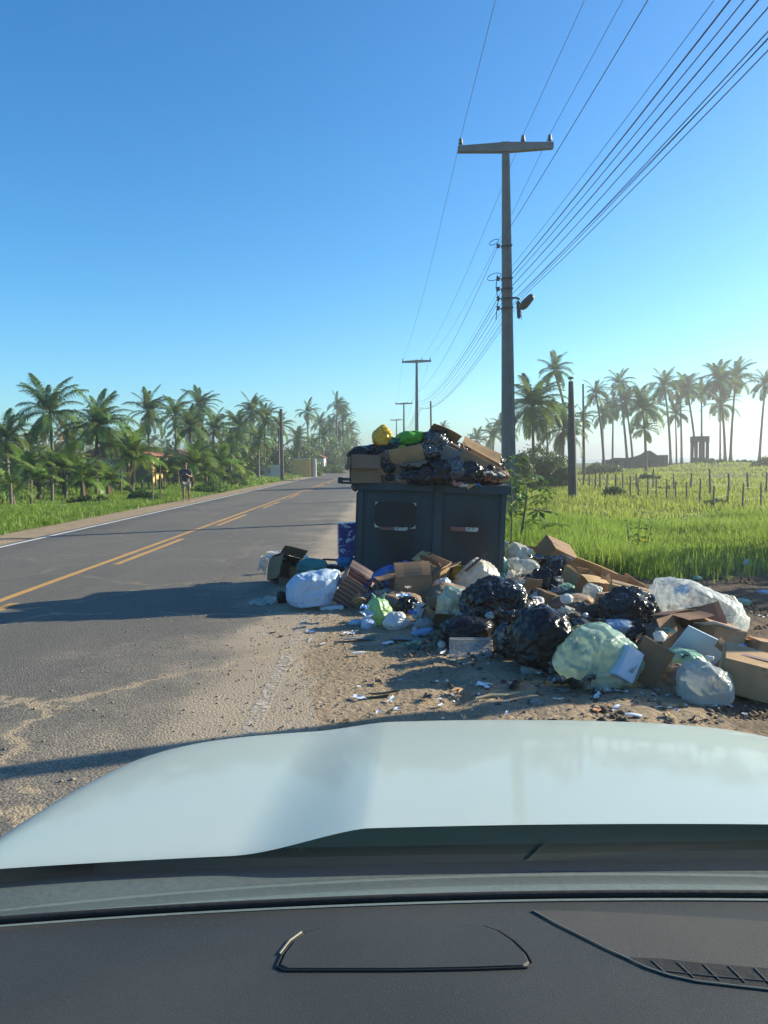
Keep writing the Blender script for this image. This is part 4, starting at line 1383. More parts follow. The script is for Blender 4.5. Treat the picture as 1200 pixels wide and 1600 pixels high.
# open concrete tower
tb = at(1093, 723, 106); tb.z = ground_z(tb.x, 106) - .2
tw = root('water_tower_frame', tb, 'open grey concrete tower of four pillars under a slab on the dune', 'tower')
Ht = at(1093, 682, 106).z - tb.z
wd_ = 21 * 106 / F
for sx_ in (-1, 1):
    for sy_ in (-1, 1):
        wall_block((sx_ * (wd_ / 2 - .16), sy_ * .7, Ht * .44), (.34, .34, Ht * .88), 'pillar', M['old_wall'], tw)
wall_block((-.25, -.68, Ht * .44), (.22, .24, Ht * .88), 'pillar', M['old_wall'], tw)
wall_block((.28, -.68, Ht * .44), (.16, .24, Ht * .88), 'pillar', M['old_wall'], tw)
wall_block((0, 0, Ht * .91), (wd_ + .1, 1.8, Ht * .19), 'top_slab', M['old_wall'], tw)
wall_block((0, 0, Ht * .14), (wd_ - .2, 1.5, Ht * .28), 'base_wall', M['old_wall'], tw)

# house glimpsed between the young palms
hb = at(208, 762, 56); hb.z = ground_z(hb.x, 56) - .5
hs = root('roadside_house', hb, 'small white and yellow house half hidden by young palms on the left', 'house')
wall_block((-1.6, 0, 1.3), (3.2, 4, 2.6), 'white_wall', M['white_wall'], hs)
wall_block((1.0, .05, 1.3), (2.0, 4, 2.6), 'yellow_wall', M['yellow_wall'], hs)
wall_block((-1.9, -2.0, 1.4), (.8, .1, .9), 'window', M['dark_glass'], hs)
wall_block((1.3, -1.97, 1.0), (.8, .1, 2.0), 'door', M['wood'], hs)
mm = MB(); mm.prism([(-3.6, 2.6), (2.4, 2.6), (-.6, 3.5)], 4.8, Matrix.Identity(4)); mm.build('roof', M['tile'], hs)
hb = at(278, 735, 80); hb.z = ground_z(hb.x, 80) - .3
hs = root('roadside_house', hb, 'house with a red tiled roof peeping through palms above the walking person', 'house')
wall_block((0, 0, 1.2), (3.6, 5, 2.4), 'wall', M['white_wall'], hs)
wall_block((1.2, -2.5, 1.3), (.9, .1, 1.0), 'window', M['dark_glass'], hs)
mm = MB(); mm.prism([(-2.2, 2.4), (2.2, 2.4), (0, 3.3)], 6, Matrix.Identity(4)); mm.build('roof', M['tile'], hs)
gb = at(477, 741, 88); gb.z = ground_z(gb.x, 88)
gp = root('gate_pillar', gb, 'yellow painted gate pillar block beside the far left roadside', 'pillar')
wall_block((-.4, 0, 1.0), (1.9, .8, 2.0), 'block', M['yellow_wall'], gp)
wall_block((.75, -.1, 1.0), (.28, .5, 2.1), 'post', pm('orange_paint', (.50, .25, .08), None, 4, .8), gp)
wall_block((1.1, -.05, 1.0), (.34, .5, 2.05), 'white_post', M['white_wall'], gp)
wall_block((-.4, 0, 2.05), (2.0, .9, .1), 'cap', M['white_wall'], gp)
gb = at(420, 746, 80); gb.z = ground_z(gb.x, 80)
tag(MB().box((0, 0, .6), (2.9, .25, 1.3)).box((-.9, -.05, .62), (.25, .3, 1.36)).build('garden_wall', M['white_wall'], loc=gb), 'short whitewashed garden wall left of the dark pole', 'wall')
gb = at(497, 738, 118); gb.z = ground_z(gb.x, 118)
hs = root('roadside_house', gb, 'small white house right behind the yellow gate pillar', 'house')
wall_block((0, 0, 1.1), (2.2, 4, 2.2), 'wall', M['white_wall'], hs)
wall_block((.4, -2.0, 1.2), (.7, .1, .8), 'window', M['dark_glass'], hs)
mm = MB(); mm.prism([(-1.4, 2.2), (1.4, 2.2), (0, 2.8)], 4.6, Matrix.Identity(4)); mm.build('roof', M['tile'], hs)

# ------------------------------------------------------------------ person walking on the left shoulder
def skin_mesh(name, joints, edges, radii, mat, rootv=0, levels=2):
    me_ = bpy.data.meshes.new(name)
    me_.from_pydata([tuple(j) for j in joints], edges, [])
    o = bpy.data.objects.new(name, me_)
    COL.objects.link(o)
    sk = o.modifiers.new('skin', 'SKIN')
    sk.use_smooth_shade = True
    for i, r2 in enumerate(radii):
        d_ = me_.skin_vertices[0].data[i]
        d_.radius = (r2, r2) if not hasattr(r2, '__len__') else r2
        d_.use_root = (i == rootv)
    ss = o.modifiers.new('ss', 'SUBSURF')
    ss.levels = levels
    ss.render_levels = levels
    dg = bpy.context.evaluated_depsgraph_get()
    out = bpy.data.meshes.new_from_object(o.evaluated_get(dg))
    bpy.data.objects.remove(o)
    out.materials.clear()
    out.materials.append(mat)
    out.name = name
    out.polygons.foreach_set('use_smooth', np.ones(len(out.polygons), dtype=bool))
    return out


pf = at(291.5, 783, 34.0)
pz = ground_z(pf.x, 34.0)
person = root('person', (pf.x, 34.0, pz), 'person in a dark T-shirt and pale shorts walking on the left roadside', 'person', rot=(0, 0, R(6)))
# figure faces -Y (towards the camera); x to its left
J, E, Rr = [], [], []


def jt(p, r2, parent=None):
    J.append(p); Rr.append(r2)
    if parent is not None:
        E.append((parent, len(J) - 1))
    return len(J) - 1


pel = jt((0, 0, .93), (.145, .10))
spn = jt((0, .0, 1.10), (.135, .095), pel)
che = jt((0, -.01, 1.30), (.155, .105), spn)
nk0 = jt((0, -.01, 1.44), (.065, .06), che)
nk = jt((0, -.02, 1.50), .052, nk0)
hd = jt((0, -.03, 1.57), (.070, .08), nk)
hd2 = jt((0, -.03, 1.65), (.078, .092), hd)
hd3 = jt((0, -.02, 1.71), (.050, .06), hd2)
for s, fwd in ((-1, .10), (1, -.12)):
    hip = jt((s * .095, 0, .86), .088, pel)
    kn = jt((s * .105, -fwd * .9 - .02, .47), .056, hip)
    cf = jt((s * .105, -fwd * .6, .34), .052, kn)
    an = jt((s * .105, -fwd * .6 + (.10 if fwd < 0 else .0), .085), .033, cf)
    jt((s * .12, -fwd * .6 - .14 + (.10 if fwd < 0 else .0), .028), (.042, .026), an)
    sh_ = jt((s * .185, 0, 1.385), .060, che)
    el = jt((s * .265, -.02 - .03 * s, 1.10), .040, sh_)
    fa_ = jt((s * .17, -.19, 1.14), .036, el)
    wr = jt((s * .085, -.27, 1.20), .026, fa_)
    pa = jt((s * .05, -.29, 1.225), (.036, .020), wr)
    for q in range(4):
        k1 = jt((s * (.035 - .004 * q), -.315 - .004 * q, 1.255 - .019 * q), .0095, pa)
        jt((s * (.005), -.335 + .006 * q, 1.262 - .02 * q), .008, k1)
    th = jt((s * .055, -.33, 1.25), .010, pa)
    jt((s * .04, -.345, 1.275), .009, th)
body = ob('body', skin_mesh('body', J, E, Rr, M['skin']), person)
# head details
MB().lathe((0, -.115, 1.60), [(0, -.02), (.016, -.012), (.012, .01), (.006, .035)], 8).build('nose', M['skin'], person, smooth=True)
for s in (-1, 1):
    MB().lathe((s * .03, -.112, 1.635), [(0, -.008), (.010, 0), (0, .008)], 8).build('eye', M['hair'], person)
    MB().lathe((s * .082, -.02, 1.62), [(0, -.03), (.014, -.01), (.012, .02), (0, .03)], 8).build('ear', M['skin'], person, smooth=True)
MB().box((0, -.112, 1.572), (.04, .01, .008)).build('mouth', pm('lips', (.16, .07, .06), None, 6), person)
hr = MB()
hr.lathe((0, -.015, 1.635), [(.088, 0), (.096, .04), (.085, .085), (.05, .112), (0, .12)], 14)
hr.build('hair', M['hair'], person, smooth=True)
sj = [(0, 0, .86), (0, 0, 1.08), (0, -.01, 1.30), (0, -.01, 1.41), (-.19, 0, 1.385), (-.245, -.01, 1.20), (.19, 0, 1.385), (.245, -.03, 1.20)]
ob('shirt', skin_mesh('shirt', sj, [(0, 1), (1, 2), (2, 3), (2, 4), (4, 5), (2, 6), (6, 7)], [(.18, .135), (.170, .125), (.185, .13), (.10, .085), .080, .072, .080, .072], M['shirt']), person)
tj = [(0, 0, .90), (-.10, -.03, .80), (-.11, -.08, .55), (.10, .03, .80), (.11, .06, .55)]
ob('shorts', skin_mesh('shorts', tj, [(0, 1), (1, 2), (0, 3), (3, 4)], [(.175, .13), .120, .098, .120, .098], M['shorts']), person)
ph_ = tag(MB().box((0, 0, 0), (.15, .02, .075)).build('phone', M['darksteel'], bevel=.006), 'small dark phone held in both hands by the walking person', 'phone')
mp_ = Matrix.Translation(person.location) @ Matrix.Rotation(R(6), 4, 'Z')
ph_.location = mp_ @ Vector((0, -.345, 1.255))
ph_.rotation_euler = (R(-35), 0, R(6))

# ------------------------------------------------------------------ rubbish bin
BY = 9.75
bl, br_ = at(557, 900, BY), at(785, 900, BY)
BW = (br_.x - bl.x)
BH = 1.36
BD = 1.25
bx0 = bl.x
bc = (bl.x + br_.x) / 2
g = NT('blue_grey_bin_paint')
n1 = g.noise(2.2, 7, .65)
col = g.ramp(n1, [(.28, (.016, .026, .031)), (.5, (.018, .050, .066)), (.75, (.024, .068, .088))])
st = g.n('Mapping', {'Vector': g.tc, 'Scale': (9, 9, .8)}).outputs[0]
col = g.mix(g.ramp(g.noise(1.0, 6, .65, st), [(.5, 0.0), (.75, .75)]), col, (.022, .024, .028))
col = g.mix(g.ramp(g.noise(12, 6, .7), [(.66, 0.0), (.74, .6)]), col, (.10, .06, .04))
M['bin'] = g.fin(g.n('BsdfPrincipled', {'Base Color': col, 'Roughness': .55, 'Metallic': .15, 'Normal': g.bump(g.noise(3, 5), .12, .02)}).outputs[0])
g = NT('sooty_bin_panel')
rr = g.n('VectorMath', {0: g.n('Mapping', {'Vector': g.tc, 'Scale': (2.2, 1, 1.55)}).outputs[0]}, operation='LENGTH').outputs['Value']
so = g.ramp(g.math('ADD', rr, g.math('MULTIPLY_ADD', g.noise(3.5, 6, .65), .7, -.35)), [(.30, 1.0), (.95, 0.0)])
col = g.mix(so, g.ramp(g.noise(2.2, 7, .65), [(.3, (.016, .040, .052)), (.7, (.022, .062, .082))]), (.014, .015, .017))
st = g.n('Mapping', {'Vector': g.tc, 'Scale': (11, 9, .7)}).outputs[0]
col = g.mix(g.ramp(g.noise(1.0, 6, .65, st), [(.5, 0.0), (.75, .7)]), col, (.020, .022, .026))
M['bin_soot'] = g.fin(g.n('BsdfPrincipled', {'Base Color': col, 'Roughness': .6, 'Metallic': .1, 'Normal': g.bump(g.noise(3, 5), .12, .02)}).outputs[0])

binr = root('rubbish_bin', (bc, BY + BD / 2, ground_z(bc, BY) + .0), 'big two-bay dark blue steel rubbish bin overflowing with bags beside the road', 'rubbish bin', rot=(0, R(3.0), R(-1.5)))
hw, hd_ = BW / 2, BD / 2
POSTX = -hw + BW * .545
def dented_panel(w, h, loc, sd):
    n = 16
    u = np.linspace(-.5, .5, n + 1)
    A_, B_ = np.meshgrid(u, u)
    P = np.column_stack([A_.ravel() * w, B_.ravel() * h])
    y = .010 * vnoise(P * 2.4 + sd, sd) + .005 * vnoise(P * 6, sd + 1)
    k = len(P)
    V = np.concatenate([np.column_stack([P[:, 0], y - .012, P[:, 1]]), np.column_stack([P[:, 0], y + .012, P[:, 1]])])
    ix = np.arange(k).reshape(n + 1, n + 1)
    Q = np.stack([ix[:-1, :-1], ix[:-1, 1:], ix[1:, 1:], ix[1:, :-1]], -1).reshape(-1, 4)
    ob('front_panel', mk('front_panel', V, np.concatenate([Q, Q[:, ::-1] + k]), True, M['bin_soot']), binr, loc)


dented_panel(POSTX - .055 + hw - .06, BH - .22, ((POSTX - .055 - hw + .06) / 2, -hd_ + .02, BH / 2 - .02), 3)
dented_panel(hw - .05 - POSTX - .055, BH - .22, ((POSTX + .055 + hw - .05) / 2, -hd_ + .02, BH / 2 - .02), 8)
MB().box((-hw + .03, -hd_, BH / 2 - .02), (.075, .09, BH - .2)).build('corner_post', M['bin'], binr, bevel=.006)
MB().box((hw - .025, -hd_, BH / 2 - .02), (.065, .09, BH - .2)).build('corner_post', M['bin'], binr, bevel=.006)
MB().box((POSTX, -hd_ - .004, BH / 2 + .03), (.115, .085, BH - .08)).build('middle_post', M['bin'], binr, bevel=.006)
MB().box((POSTX + .065, -hd_ - .02, BH + .06), (.018, .05, .30)).build('hinge_bar', M['darksteel'], binr)
MB().box((-hw + (POSTX - .06 + hw) / 2 - .012, -hd_ - .03, BH - .065), (POSTX - .06 + hw + .02, .16, .115)).build('top_rim', M['bin'], binr, bevel=.008)
MB().box((POSTX + .06 + (hw + .05 - POSTX - .06) / 2, -hd_ - .03, BH - .07), (hw + .05 - POSTX - .06, .16, .11)).build('top_rim', M['bin'], binr, bevel=.008)
MB().box((0, hd_, BH / 2), (BW, .03, BH - .1)).build('back_panel', M['bin'], binr)
MB().box((0, hd_, BH - .06), (BW + .08, .12, .11)).build('top_rim', M['bin'], binr, bevel=.008)
for s in (-1, 1):
    MB().box((s * (hw - .012), .02, BH / 2), (.03, BD - .12, BH - .12)).build('side_panel', M['bin'], binr)
    MB().box((s * (hw + .005), .02, BH - .06), (.10, BD - .2, .10)).build('top_rim', M['bin'], binr, bevel=.008)
    for yy in (-.35, .25):
        MB().box((s * (hw + .02), yy, BH / 2 - .05), (.045, .07, BH - .25)).build('side_rib', M['bin'], binr)
MB().box((0, 0, .06), (BW - .06, BD - .06, .05)).build('bin_floor', M['bin'], binr)
MB().box((0, 0, BH - .35), (BW - .1, BD - .14, .04)).build('rubbish_fill', M['bottom'], binr)
# lifting trunnion at the top left
m = MB()
m.box((-hw - .10, -hd_ + .03, BH - .005), (.26, .05, .035)); m.box((-hw - .13, -hd_ + .03, BH - .05), (.2, .035, .03)); m.lathe((-hw - .24, -hd_ + .03, BH - .02), [(.035, -.03), (.04, -.025), (.04, .025), (.035, .03)], 10, (1, 0, 0))
m.build('lifting_arm', M['darksteel'], binr)
MB().lathe((-hw - .045, -hd_ + .0, BH - .1), [(0, -.06), (.045, -.03), (.055, .02), (.03, .06)], 10).build('hook', M['darksteel'], binr)
# burnt label and label strips on the front panels (thin stuck-on sheets)
g = NT('burnt_label_print')
nz = g.noise(5, 6, .6)
sp_ = g.n('SeparateXYZ', {0: g.tc})
ax = g.math('MULTIPLY', g.math('ABSOLUTE', sp_.outputs[0]), 3.45)
azz = g.math('MULTIPLY', g.math('ABSOLUTE', sp_.outputs[2]), 5.1)
dd = g.math('ADD', g.math('POWER', ax, 3.0), g.math('POWER', azz, 3.0))
f = g.ramp(g.math('ADD', dd, g.math('MULTIPLY_ADD', nz, 1.1, -.55)), [(.86, 0.0), (.92, 1.0)])
col = g.mix(f, (.012, .012, .013), (.50, .49, .44))
M['burnt_label'] = g.fin(g.n('BsdfPrincipled', {'Base Color': col, 'Roughness': .6}).outputs[0])
g = NT('label_strip_print')
sp_ = g.n('SeparateXYZ', {0: g.tc})
f = g.ramp(g.math('ADD', sp_.outputs[0], g.math('MULTIPLY_ADD', g.noise(9, 4), .1, -.05)), [(.49, 0.0), (.51, 1.0)])
f = g.ramp(g.math('ADD', g.math('MULTIPLY', sp_.outputs[0], 1.0), .5), [(.50, 0.0), (.53, 1.0)])
col = g.mix(f, (.26, .085, .075), (.46, .48, .44))
col = g.mix(g.ramp(g.noise(30, 5), [(.5, 0.0), (.62, .8)]), col, (.06, .06, .06))
M['label_strip'] = g.fin(g.n('BsdfPrincipled', {'Base Color': col, 'Roughness': .6}).outputs[0])
sc_ = BY / F
def on_panel(name, px, py, wpx, hpx, mat, up=.027):
    X = (px - 671) * sc_
    Z = BH - (py - 757) * sc_ + .0
    return MB().box((0, 0, 0), (wpx * sc_, .005, hpx * sc_)).build(name, mat, binr, loc=(X, -hd_ + .02 - up, Z))
on_panel('burnt_label', 615, 811, 64, 40, M['burnt_label'])
on_panel('label_strip', 613, 832, 44, 5.5, M['label_strip'])
on_panel('label_strip', 724, 829, 43, 6.5, M['label_strip'])

# ------------------------------------------------------------------ rubbish bags
def crumple(D, seed, lump, ridge, fine):
    """taut facets over hard contents, long sharp creases and small puckers"""
    rg = np.random.default_rng(seed)
    U_ = D / (np.linalg.norm(D, axis=1)[:, None] + 1e-6)
    nn = rg.normal(size=(15, 3)); nn /= np.linalg.norm(nn, axis=1)[:, None]
    hh = rg.uniform(.80, 1.02, 15)
    w = .12 * np.column_stack([vnoise(U_ * 3, seed + 31), vnoise(U_ * 3, seed + 32), vnoise(U_ * 3, seed + 33)])
    sup = ((U_ + w) @ nn.T) / hh
    fac = np.minimum(1.12, 1 / np.maximum(sup.max(1), .6))
    d = (.35 + .65 * fac) * (1 + lump * vnoise(D * 1.45 + 7.3, seed))
    for j in range(11):
        m = rg.normal(size=3); m /= np.linalg.norm(m)
        c = rg.uniform(-.55, .55)
        gq = np.abs(U_ @ m - c + .16 * vnoise(U_ * 2.2 + j, seed + j) + .05 * vnoise(U_ * 7 + j, seed + j + 5))
        mask = sst(-.1, .35, vnoise(U_ * 1.7 + 3 * j, seed + 60 + j))
        d = d + (1 if j % 3 else -1) * ridge * rg.uniform(.5, 1.1) * mask * np.maximum(0, 1 - gq / rg.uniform(.05, .11)) ** 1.3
    r2 = 1 - 2 * np.abs(vnoise(D * 5.5, seed + 2))
    r3 = 1 - 2 * np.abs(vnoise(D * 12 + .3 * vnoise(D * 4, seed)[:, None], seed + 3))
    return d + ridge * .22 * r2 + fine * .55 * r3


def bag_mesh(style, w, d, h, mat, seed, tilt=(0, 0, 0), lump=.15, ridge=.11, fine=.026, res=60, name='bag'):
    nphi, nt = res, int(res * .72)
    ph = np.linspace(0, 2 * np.pi, nphi, endpoint=False)
    t = np.linspace(0, 1, nt)
    T, PHI_ = np.meshgrid(t, ph, indexing='ij')
    rg = random.Random(seed)
    if style == 'tied':
        tb = .80
        a = np.clip(T / tb, 0, 1)
        rb = np.sin(np.pi * np.clip(a * .97 + .015, 0, 1)) ** .62
        zb = -np.cos(np.pi * a) * .5
        k = np.clip((T - tb) / (1 - tb), 0, 1)
        neck = .10 + .30 * k ** 1.3
        m = sst(tb - .10, tb + .01, T)
        r = rb * .5 * (1 - m) + m * np.where(T < tb, np.maximum(rb * .5, .09), neck)
        z = zb * np.where(zb < 0, .8, 1.0) + .34 * k
        pl = sst(.45, .82, T)
        nple = rg.randint(9, 14)
        r = r * (1 + .16 * pl * np.sin(PHI_ * nple + 2.0 * vnoise(np.column_stack([PHI_.ravel() * 2, T.ravel() * 3]), seed).reshape(T.shape)) + .3 * k * np.sin(PHI_ * 5 + seed))
    else:
        a = T
        r = np.sin(np.pi * np.clip(a, .004, .996)) * .5
        z = -np.cos(np.pi * a) * .5
        k1, k2 = rg.randint(7, 11), rg.randint(8, 13)
        ww = 2.2 * vnoise(np.column_stack([PHI_.ravel() * 1.5, T.ravel() * 4]), seed + 5).reshape(T.shape)
        r = r * (1 + .085 * sst(.45, .97, T) * np.abs(np.sin(PHI_ * k1 * .5 + ww)) + .06 * sst(.5, .05, T) * np.abs(np.sin(PHI_ * k2 * .5 - ww)))
        if style == 'pillow':
            e_ = .55
            z = np.sign(z) * .5 * np.abs(z * 2) ** e_
            cx_, sx_ = np.cos(PHI_), np.sin(PHI_)
            r = .5 * np.abs(np.sin(np.pi * np.clip(a, .004, .996))) ** .45
            V = None
    V = np.column_stack([(r * np.cos(PHI_)).ravel(), (r * np.sin(PHI_)).ravel(), z.ravel()])
    if style == 'pillow':
        V[:, 0] = np.sign(V[:, 0]) * .5 * np.abs(V[:, 0] * 2) ** .6
        V[:, 1] = np.sign(V[:, 1]) * .5 * np.abs(V[:, 1] * 2) ** .6
    D = V / (np.linalg.norm(V, axis=1)[:, None] + 1e-6)
    V = V * crumple(D + .25 * V, seed, lump, ridge, fine)[:, None]
    if style == 'flat':
        V[:, 2] *= .5
    rot = np.array(Euler((tilt[0] + rg.uniform(-.1, .1), tilt[1], rg.uniform(0, 6.28) if style == 'lump' else 0)).to_matrix())
    if style == 'lump':
        rot = np.array(Euler((rg.uniform(.5, 1.3), rg.uniform(-.8, .8), rg.uniform(0, 6.28))).to_matrix())
    V = V @ rot.T
    lo = V[:, 2].min(); hi = V[:, 2].max()
    cut = lo + .16 * (hi - lo)
    V[:, 2] = np.where(V[:, 2] < cut, cut - (cut - V[:, 2]) * .25, V[:, 2])
    mn, mx = V.min(0), V.max(0)
    V = (V - (mn + mx) / 2) / (mx - mn) * np.array([w, d, h])
    idx = np.arange(nt * nphi).reshape(nt, nphi)
    Q = np.stack([idx[:-1], np.roll(idx[:-1], -1, 1), np.roll(idx[1:], -1, 1), idx[1:]], -1).reshape(-1, 4)
    return mk(name, V, Q, True, mat)


SEED = [100]


def place(cx, cy, w, h, Y=None, d=None, by=None):
    if Y is None:
        p = gpt(cx, by if by is not None else cy + h / 2)
        Y = p.y + .35 * (d if d else w * p.y / F * .8)
    else:
        for _ in range(12):
            pb_ = at(cx, cy + h / 2, Y)
            gz_ = ground_z(pb_.x, Y)
            if pb_.z > gz_ - .04:
                break
            Y -= .12
    k = Y / F
    return at(cx, cy, Y), w * k, (d if d else w * k * .8), h * k


def bag(cx, cy, w, h, mat, label, Y=None, style='lump', name='rubbish_bag', d=None, by=None, group='rubbish bags and film', cat='bag', rz=None, knot=None, **kw):
    SEED[0] += 13
    c, W_, D_, H_ = place(cx, cy, w, h, Y, d, by)
    me_ = bag_mesh(style, W_, D_, H_, M[mat], SEED[0], name=name, **kw)
    o = ob(name, me_, None, c, (0, 0, rz or 0))
    tag(o, label, cat, group)
    if knot:
        # two tied handles standing up from the neck
        for s in (-1, 1):
            pts = []
            for i in range(9):
                a = math.pi * i / 8
                pts.append(Vector((s * W_ * .12 + s * W_ * .11 * math.sin(a), 0, H_ * .40 + H_ * .20 * math.sin(a * .9) + W_ * .03 * i / 8)))
            MB().tube(pts, [W_ * (.030 + .018 * math.sin(i * 1.7)) for i in range(9)], 6).build('tied_handle', M[knot], o, smooth=True)
    return o


def film(cx, cy, w, h, mat, label, Y=None, name='plastic_film', d=None, by=None, cat='plastic film', group='rubbish bags and film', rot=(0, 0, 0), amp=.25, res=26):
    SEED[0] += 13
    c, W_, D_, H_ = place(cx, cy, w, h, Y, d, by)
    u = np.linspace(-.5, .5, res)
    Uu, Vv = np.meshgrid(u, u)
    P = np.column_stack([Uu.ravel(), Vv.ravel()])
    s = SEED[0]
    z = (1 - 2 * np.abs(vnoise(P * 3 + 5, s))) * .5 + (1 - 2 * np.abs(vnoise(P * 7 + 2, s + 1))) * .22 + vnoise(P * 1.5, s + 2) * .6
    edge = 1 + .22 * vnoise(np.column_stack([np.arctan2(P[:, 1], P[:, 0]) * 1.3, np.zeros(len(P))]), s + 3)
    V = np.column_stack([P[:, 0] * edge + .05 * vnoise(P * 5, s + 4), P[:, 1] * edge + .05 * vnoise(P * 5, s + 5), z])
    V = V @ np.array(Euler(rot).to_matrix()).T
    mn, mx = V.min(0), V.max(0)
    V = (V - (mn + mx) / 2) / (mx - mn) * np.array([W_, D_, H_])
    idx = np.arange(res * res).reshape(res, res)
    Q = np.stack([idx[:-1, :-1], idx[:-1, 1:], idx[1:, 1:], idx[1:, :-1]], -1).reshape(-1, 4)
    o = ob(name, mk(name, V, Q, True, M[mat]), None, c)
    return tag(o, label, cat, group)


def hull_bag(pts, Y, depth, mat, label, name='rubbish_bag', amp=.02, fold=.03, lean=0.0, cuts=5, group='rubbish bags and film', back=.8):
    """bag pulled taut over its contents: outline of the thing as seen, given depth in front and behind"""
    SEED[0] += 13
    cx, cy = sum(p[0] for p in pts) / len(pts), sum(p[1] for p in pts) / len(pts)
    low = max(pts, key=lambda p: p[1])
    for _ in range(30):
        b0 = at(low[0], low[1], Y)
        if b0.z > ground_z(b0.x, Y) - .02:
            break
        Y -= .06
    C0 = at(cx, cy, Y)
    W3 = [at(px, py, Y) for px, py in pts]
    V = []
    for f, dy in ((1.0, 0.0), (.93, -.22 * depth), (.62, -.42 * depth), (.97, .3 * depth), (back, .6 * depth)):
        for p in W3:
            q_ = C0 + (p - C0) * f
            if f < 1 and q_.z < C0.z:
                q_.z = min(q_.z, p.z + (C0.z - p.z) * (1 - f) * .15)
            V.append(q_ + Vector((lean * dy, dy, 0)) - C0)
    bm = bmesh.new()
    for v in V:
        bm.verts.new(v)
    r_ = bmesh.ops.convex_hull(bm, input=bm.verts[:])
    dead = [v for v in bm.verts if not v.link_faces]
    bmesh.ops.delete(bm, geom=dead, context='VERTS')
    for it in range(cuts):
        long_ = [e for e in bm.edges if e.calc_length() > .026]
        if not long_ or len(bm.verts) > 12000:
            break
        bmesh.ops.subdivide_edges(bm, edges=long_, cuts=1, use_grid_fill=False)
        bmesh.ops.triangulate(bm, faces=bm.faces[:])
    for it in range(2):
        bmesh.ops.smooth_vert(bm, verts=bm.verts[:], factor=.5, use_axis_x=True, use_axis_y=True, use_axis_z=True)
    bm.normal_update()
    co = np.array([v.co for v in bm.verts]); no = np.array([v.normal for v in bm.verts])
    ext = (co.max(0) - co.min(0)).max()
    U_ = co / ext * 2
    sd = SEED[0]
    rg = np.random.default_rng(sd)
    d = amp * vnoise(U_ * 1.8, sd)
    fold *= 1.35
    for j in range(22):
        m = rg.normal(size=3); m /= np.linalg.norm(m)
        gq = np.abs(U_ @ m - rg.uniform(-.7, .7) + .16 * vnoise(U_ * 2.0 + j, sd + j) + .04 * vnoise(U_ * 7, sd + j))
        mask = sst(-.1, .35, vnoise(U_ * 1.6 + 3 * j, sd + 40 + j))
        d += (1 if j % 3 else -1) * fold * mask * rg.uniform(.4, 1) * np.maximum(0, 1 - gq / rg.uniform(.045, .13)) ** 1.2
    d += fold * .30 * (1 - 2 * np.abs(vnoise(U_ * 5 + .4 * vnoise(U_ * 3, sd)[:, None], sd + 2))) + fold * .22 * (1 - 2 * np.abs(vnoise(U_ * 12, sd + 3)))
    co = co + no * (d * ext)[:, None]
    for v, c in zip(bm.verts, co):
        v.co = c
    me_ = bpy.data.meshes.new(name)
    bm.to_mesh(me_); bm.free()
    me_.polygons.foreach_set('use_smooth', np.ones(len(me_.polygons), dtype=bool))
    me_.materials.append(M[mat])
    return tag(ob(name, me_, None, C0), label, 'bag', group)


# ------------------------------------------------------------------ boxes and boards
def panel_mesh(name, w, l, t, mat, bend=0.0, seed=0):
    """board lying in local xz, thickness along y, hinge at z=0, slightly bent"""
    n = 4
    V, Fc = [], []
    rg = random.Random(seed)
    ph = rg.uniform(0, 3)
    for j in range(n + 1):
        for i in range(n + 1):
            x, z = (i / n - .5) * w, j / n * l
            y = bend * (math.sin(i / n * 3.1 + ph) * .5 + math.sin(j / n * 2.6 + ph * 2) * .5)
            V.append((x, y - t / 2, z)); V.append((x, y + t / 2, z))
    def ix(i, j, s):
        return (j * (n + 1) + i) * 2 + s
    for j in range(n):
        for i in range(n):
            Fc.append((ix(i, j, 0), ix(i + 1, j, 0), ix(i + 1, j + 1, 0), ix(i, j + 1, 0)))
            Fc.append((ix(i, j, 1), ix(i, j + 1, 1), ix(i + 1, j + 1, 1), ix(i + 1, j, 1)))
    for i in range(n):
        Fc.append((ix(i, 0, 0), ix(i, 0, 1), ix(i + 1, 0, 1), ix(i + 1, 0, 0)))
        Fc.append((ix(i, n, 0), ix(i + 1, n, 0), ix(i + 1, n, 1), ix(i, n, 1)))
        Fc.append((ix(0, i, 0), ix(0, i + 1, 0), ix(0, i + 1, 1), ix(0, i, 1)))
        Fc.append((ix(n, i, 0), ix(n, i, 1), ix(n, i + 1, 1), ix(n, i + 1, 0)))
    return mk(name, np.array(V), Fc, False, mat)


def fit(cx, cy, ext, Y):
    """bring a piece nearer until it rests on the ground instead of sinking; returns its centre and size factor"""
    Y0 = Y
    for _ in range(30):
        c = at(cx, cy, Y)
        if c.z - .42 * ext * Y / Y0 > ground_z(c.x, Y) - .02:
            break
        Y -= .08
    return at(cx, cy, Y), Y / Y0


def zext(dims, rot):
    m = Euler([R(a) for a in rot]).to_matrix()
    return sum(abs(m[2][i]) * dims[i] for i in range(3))


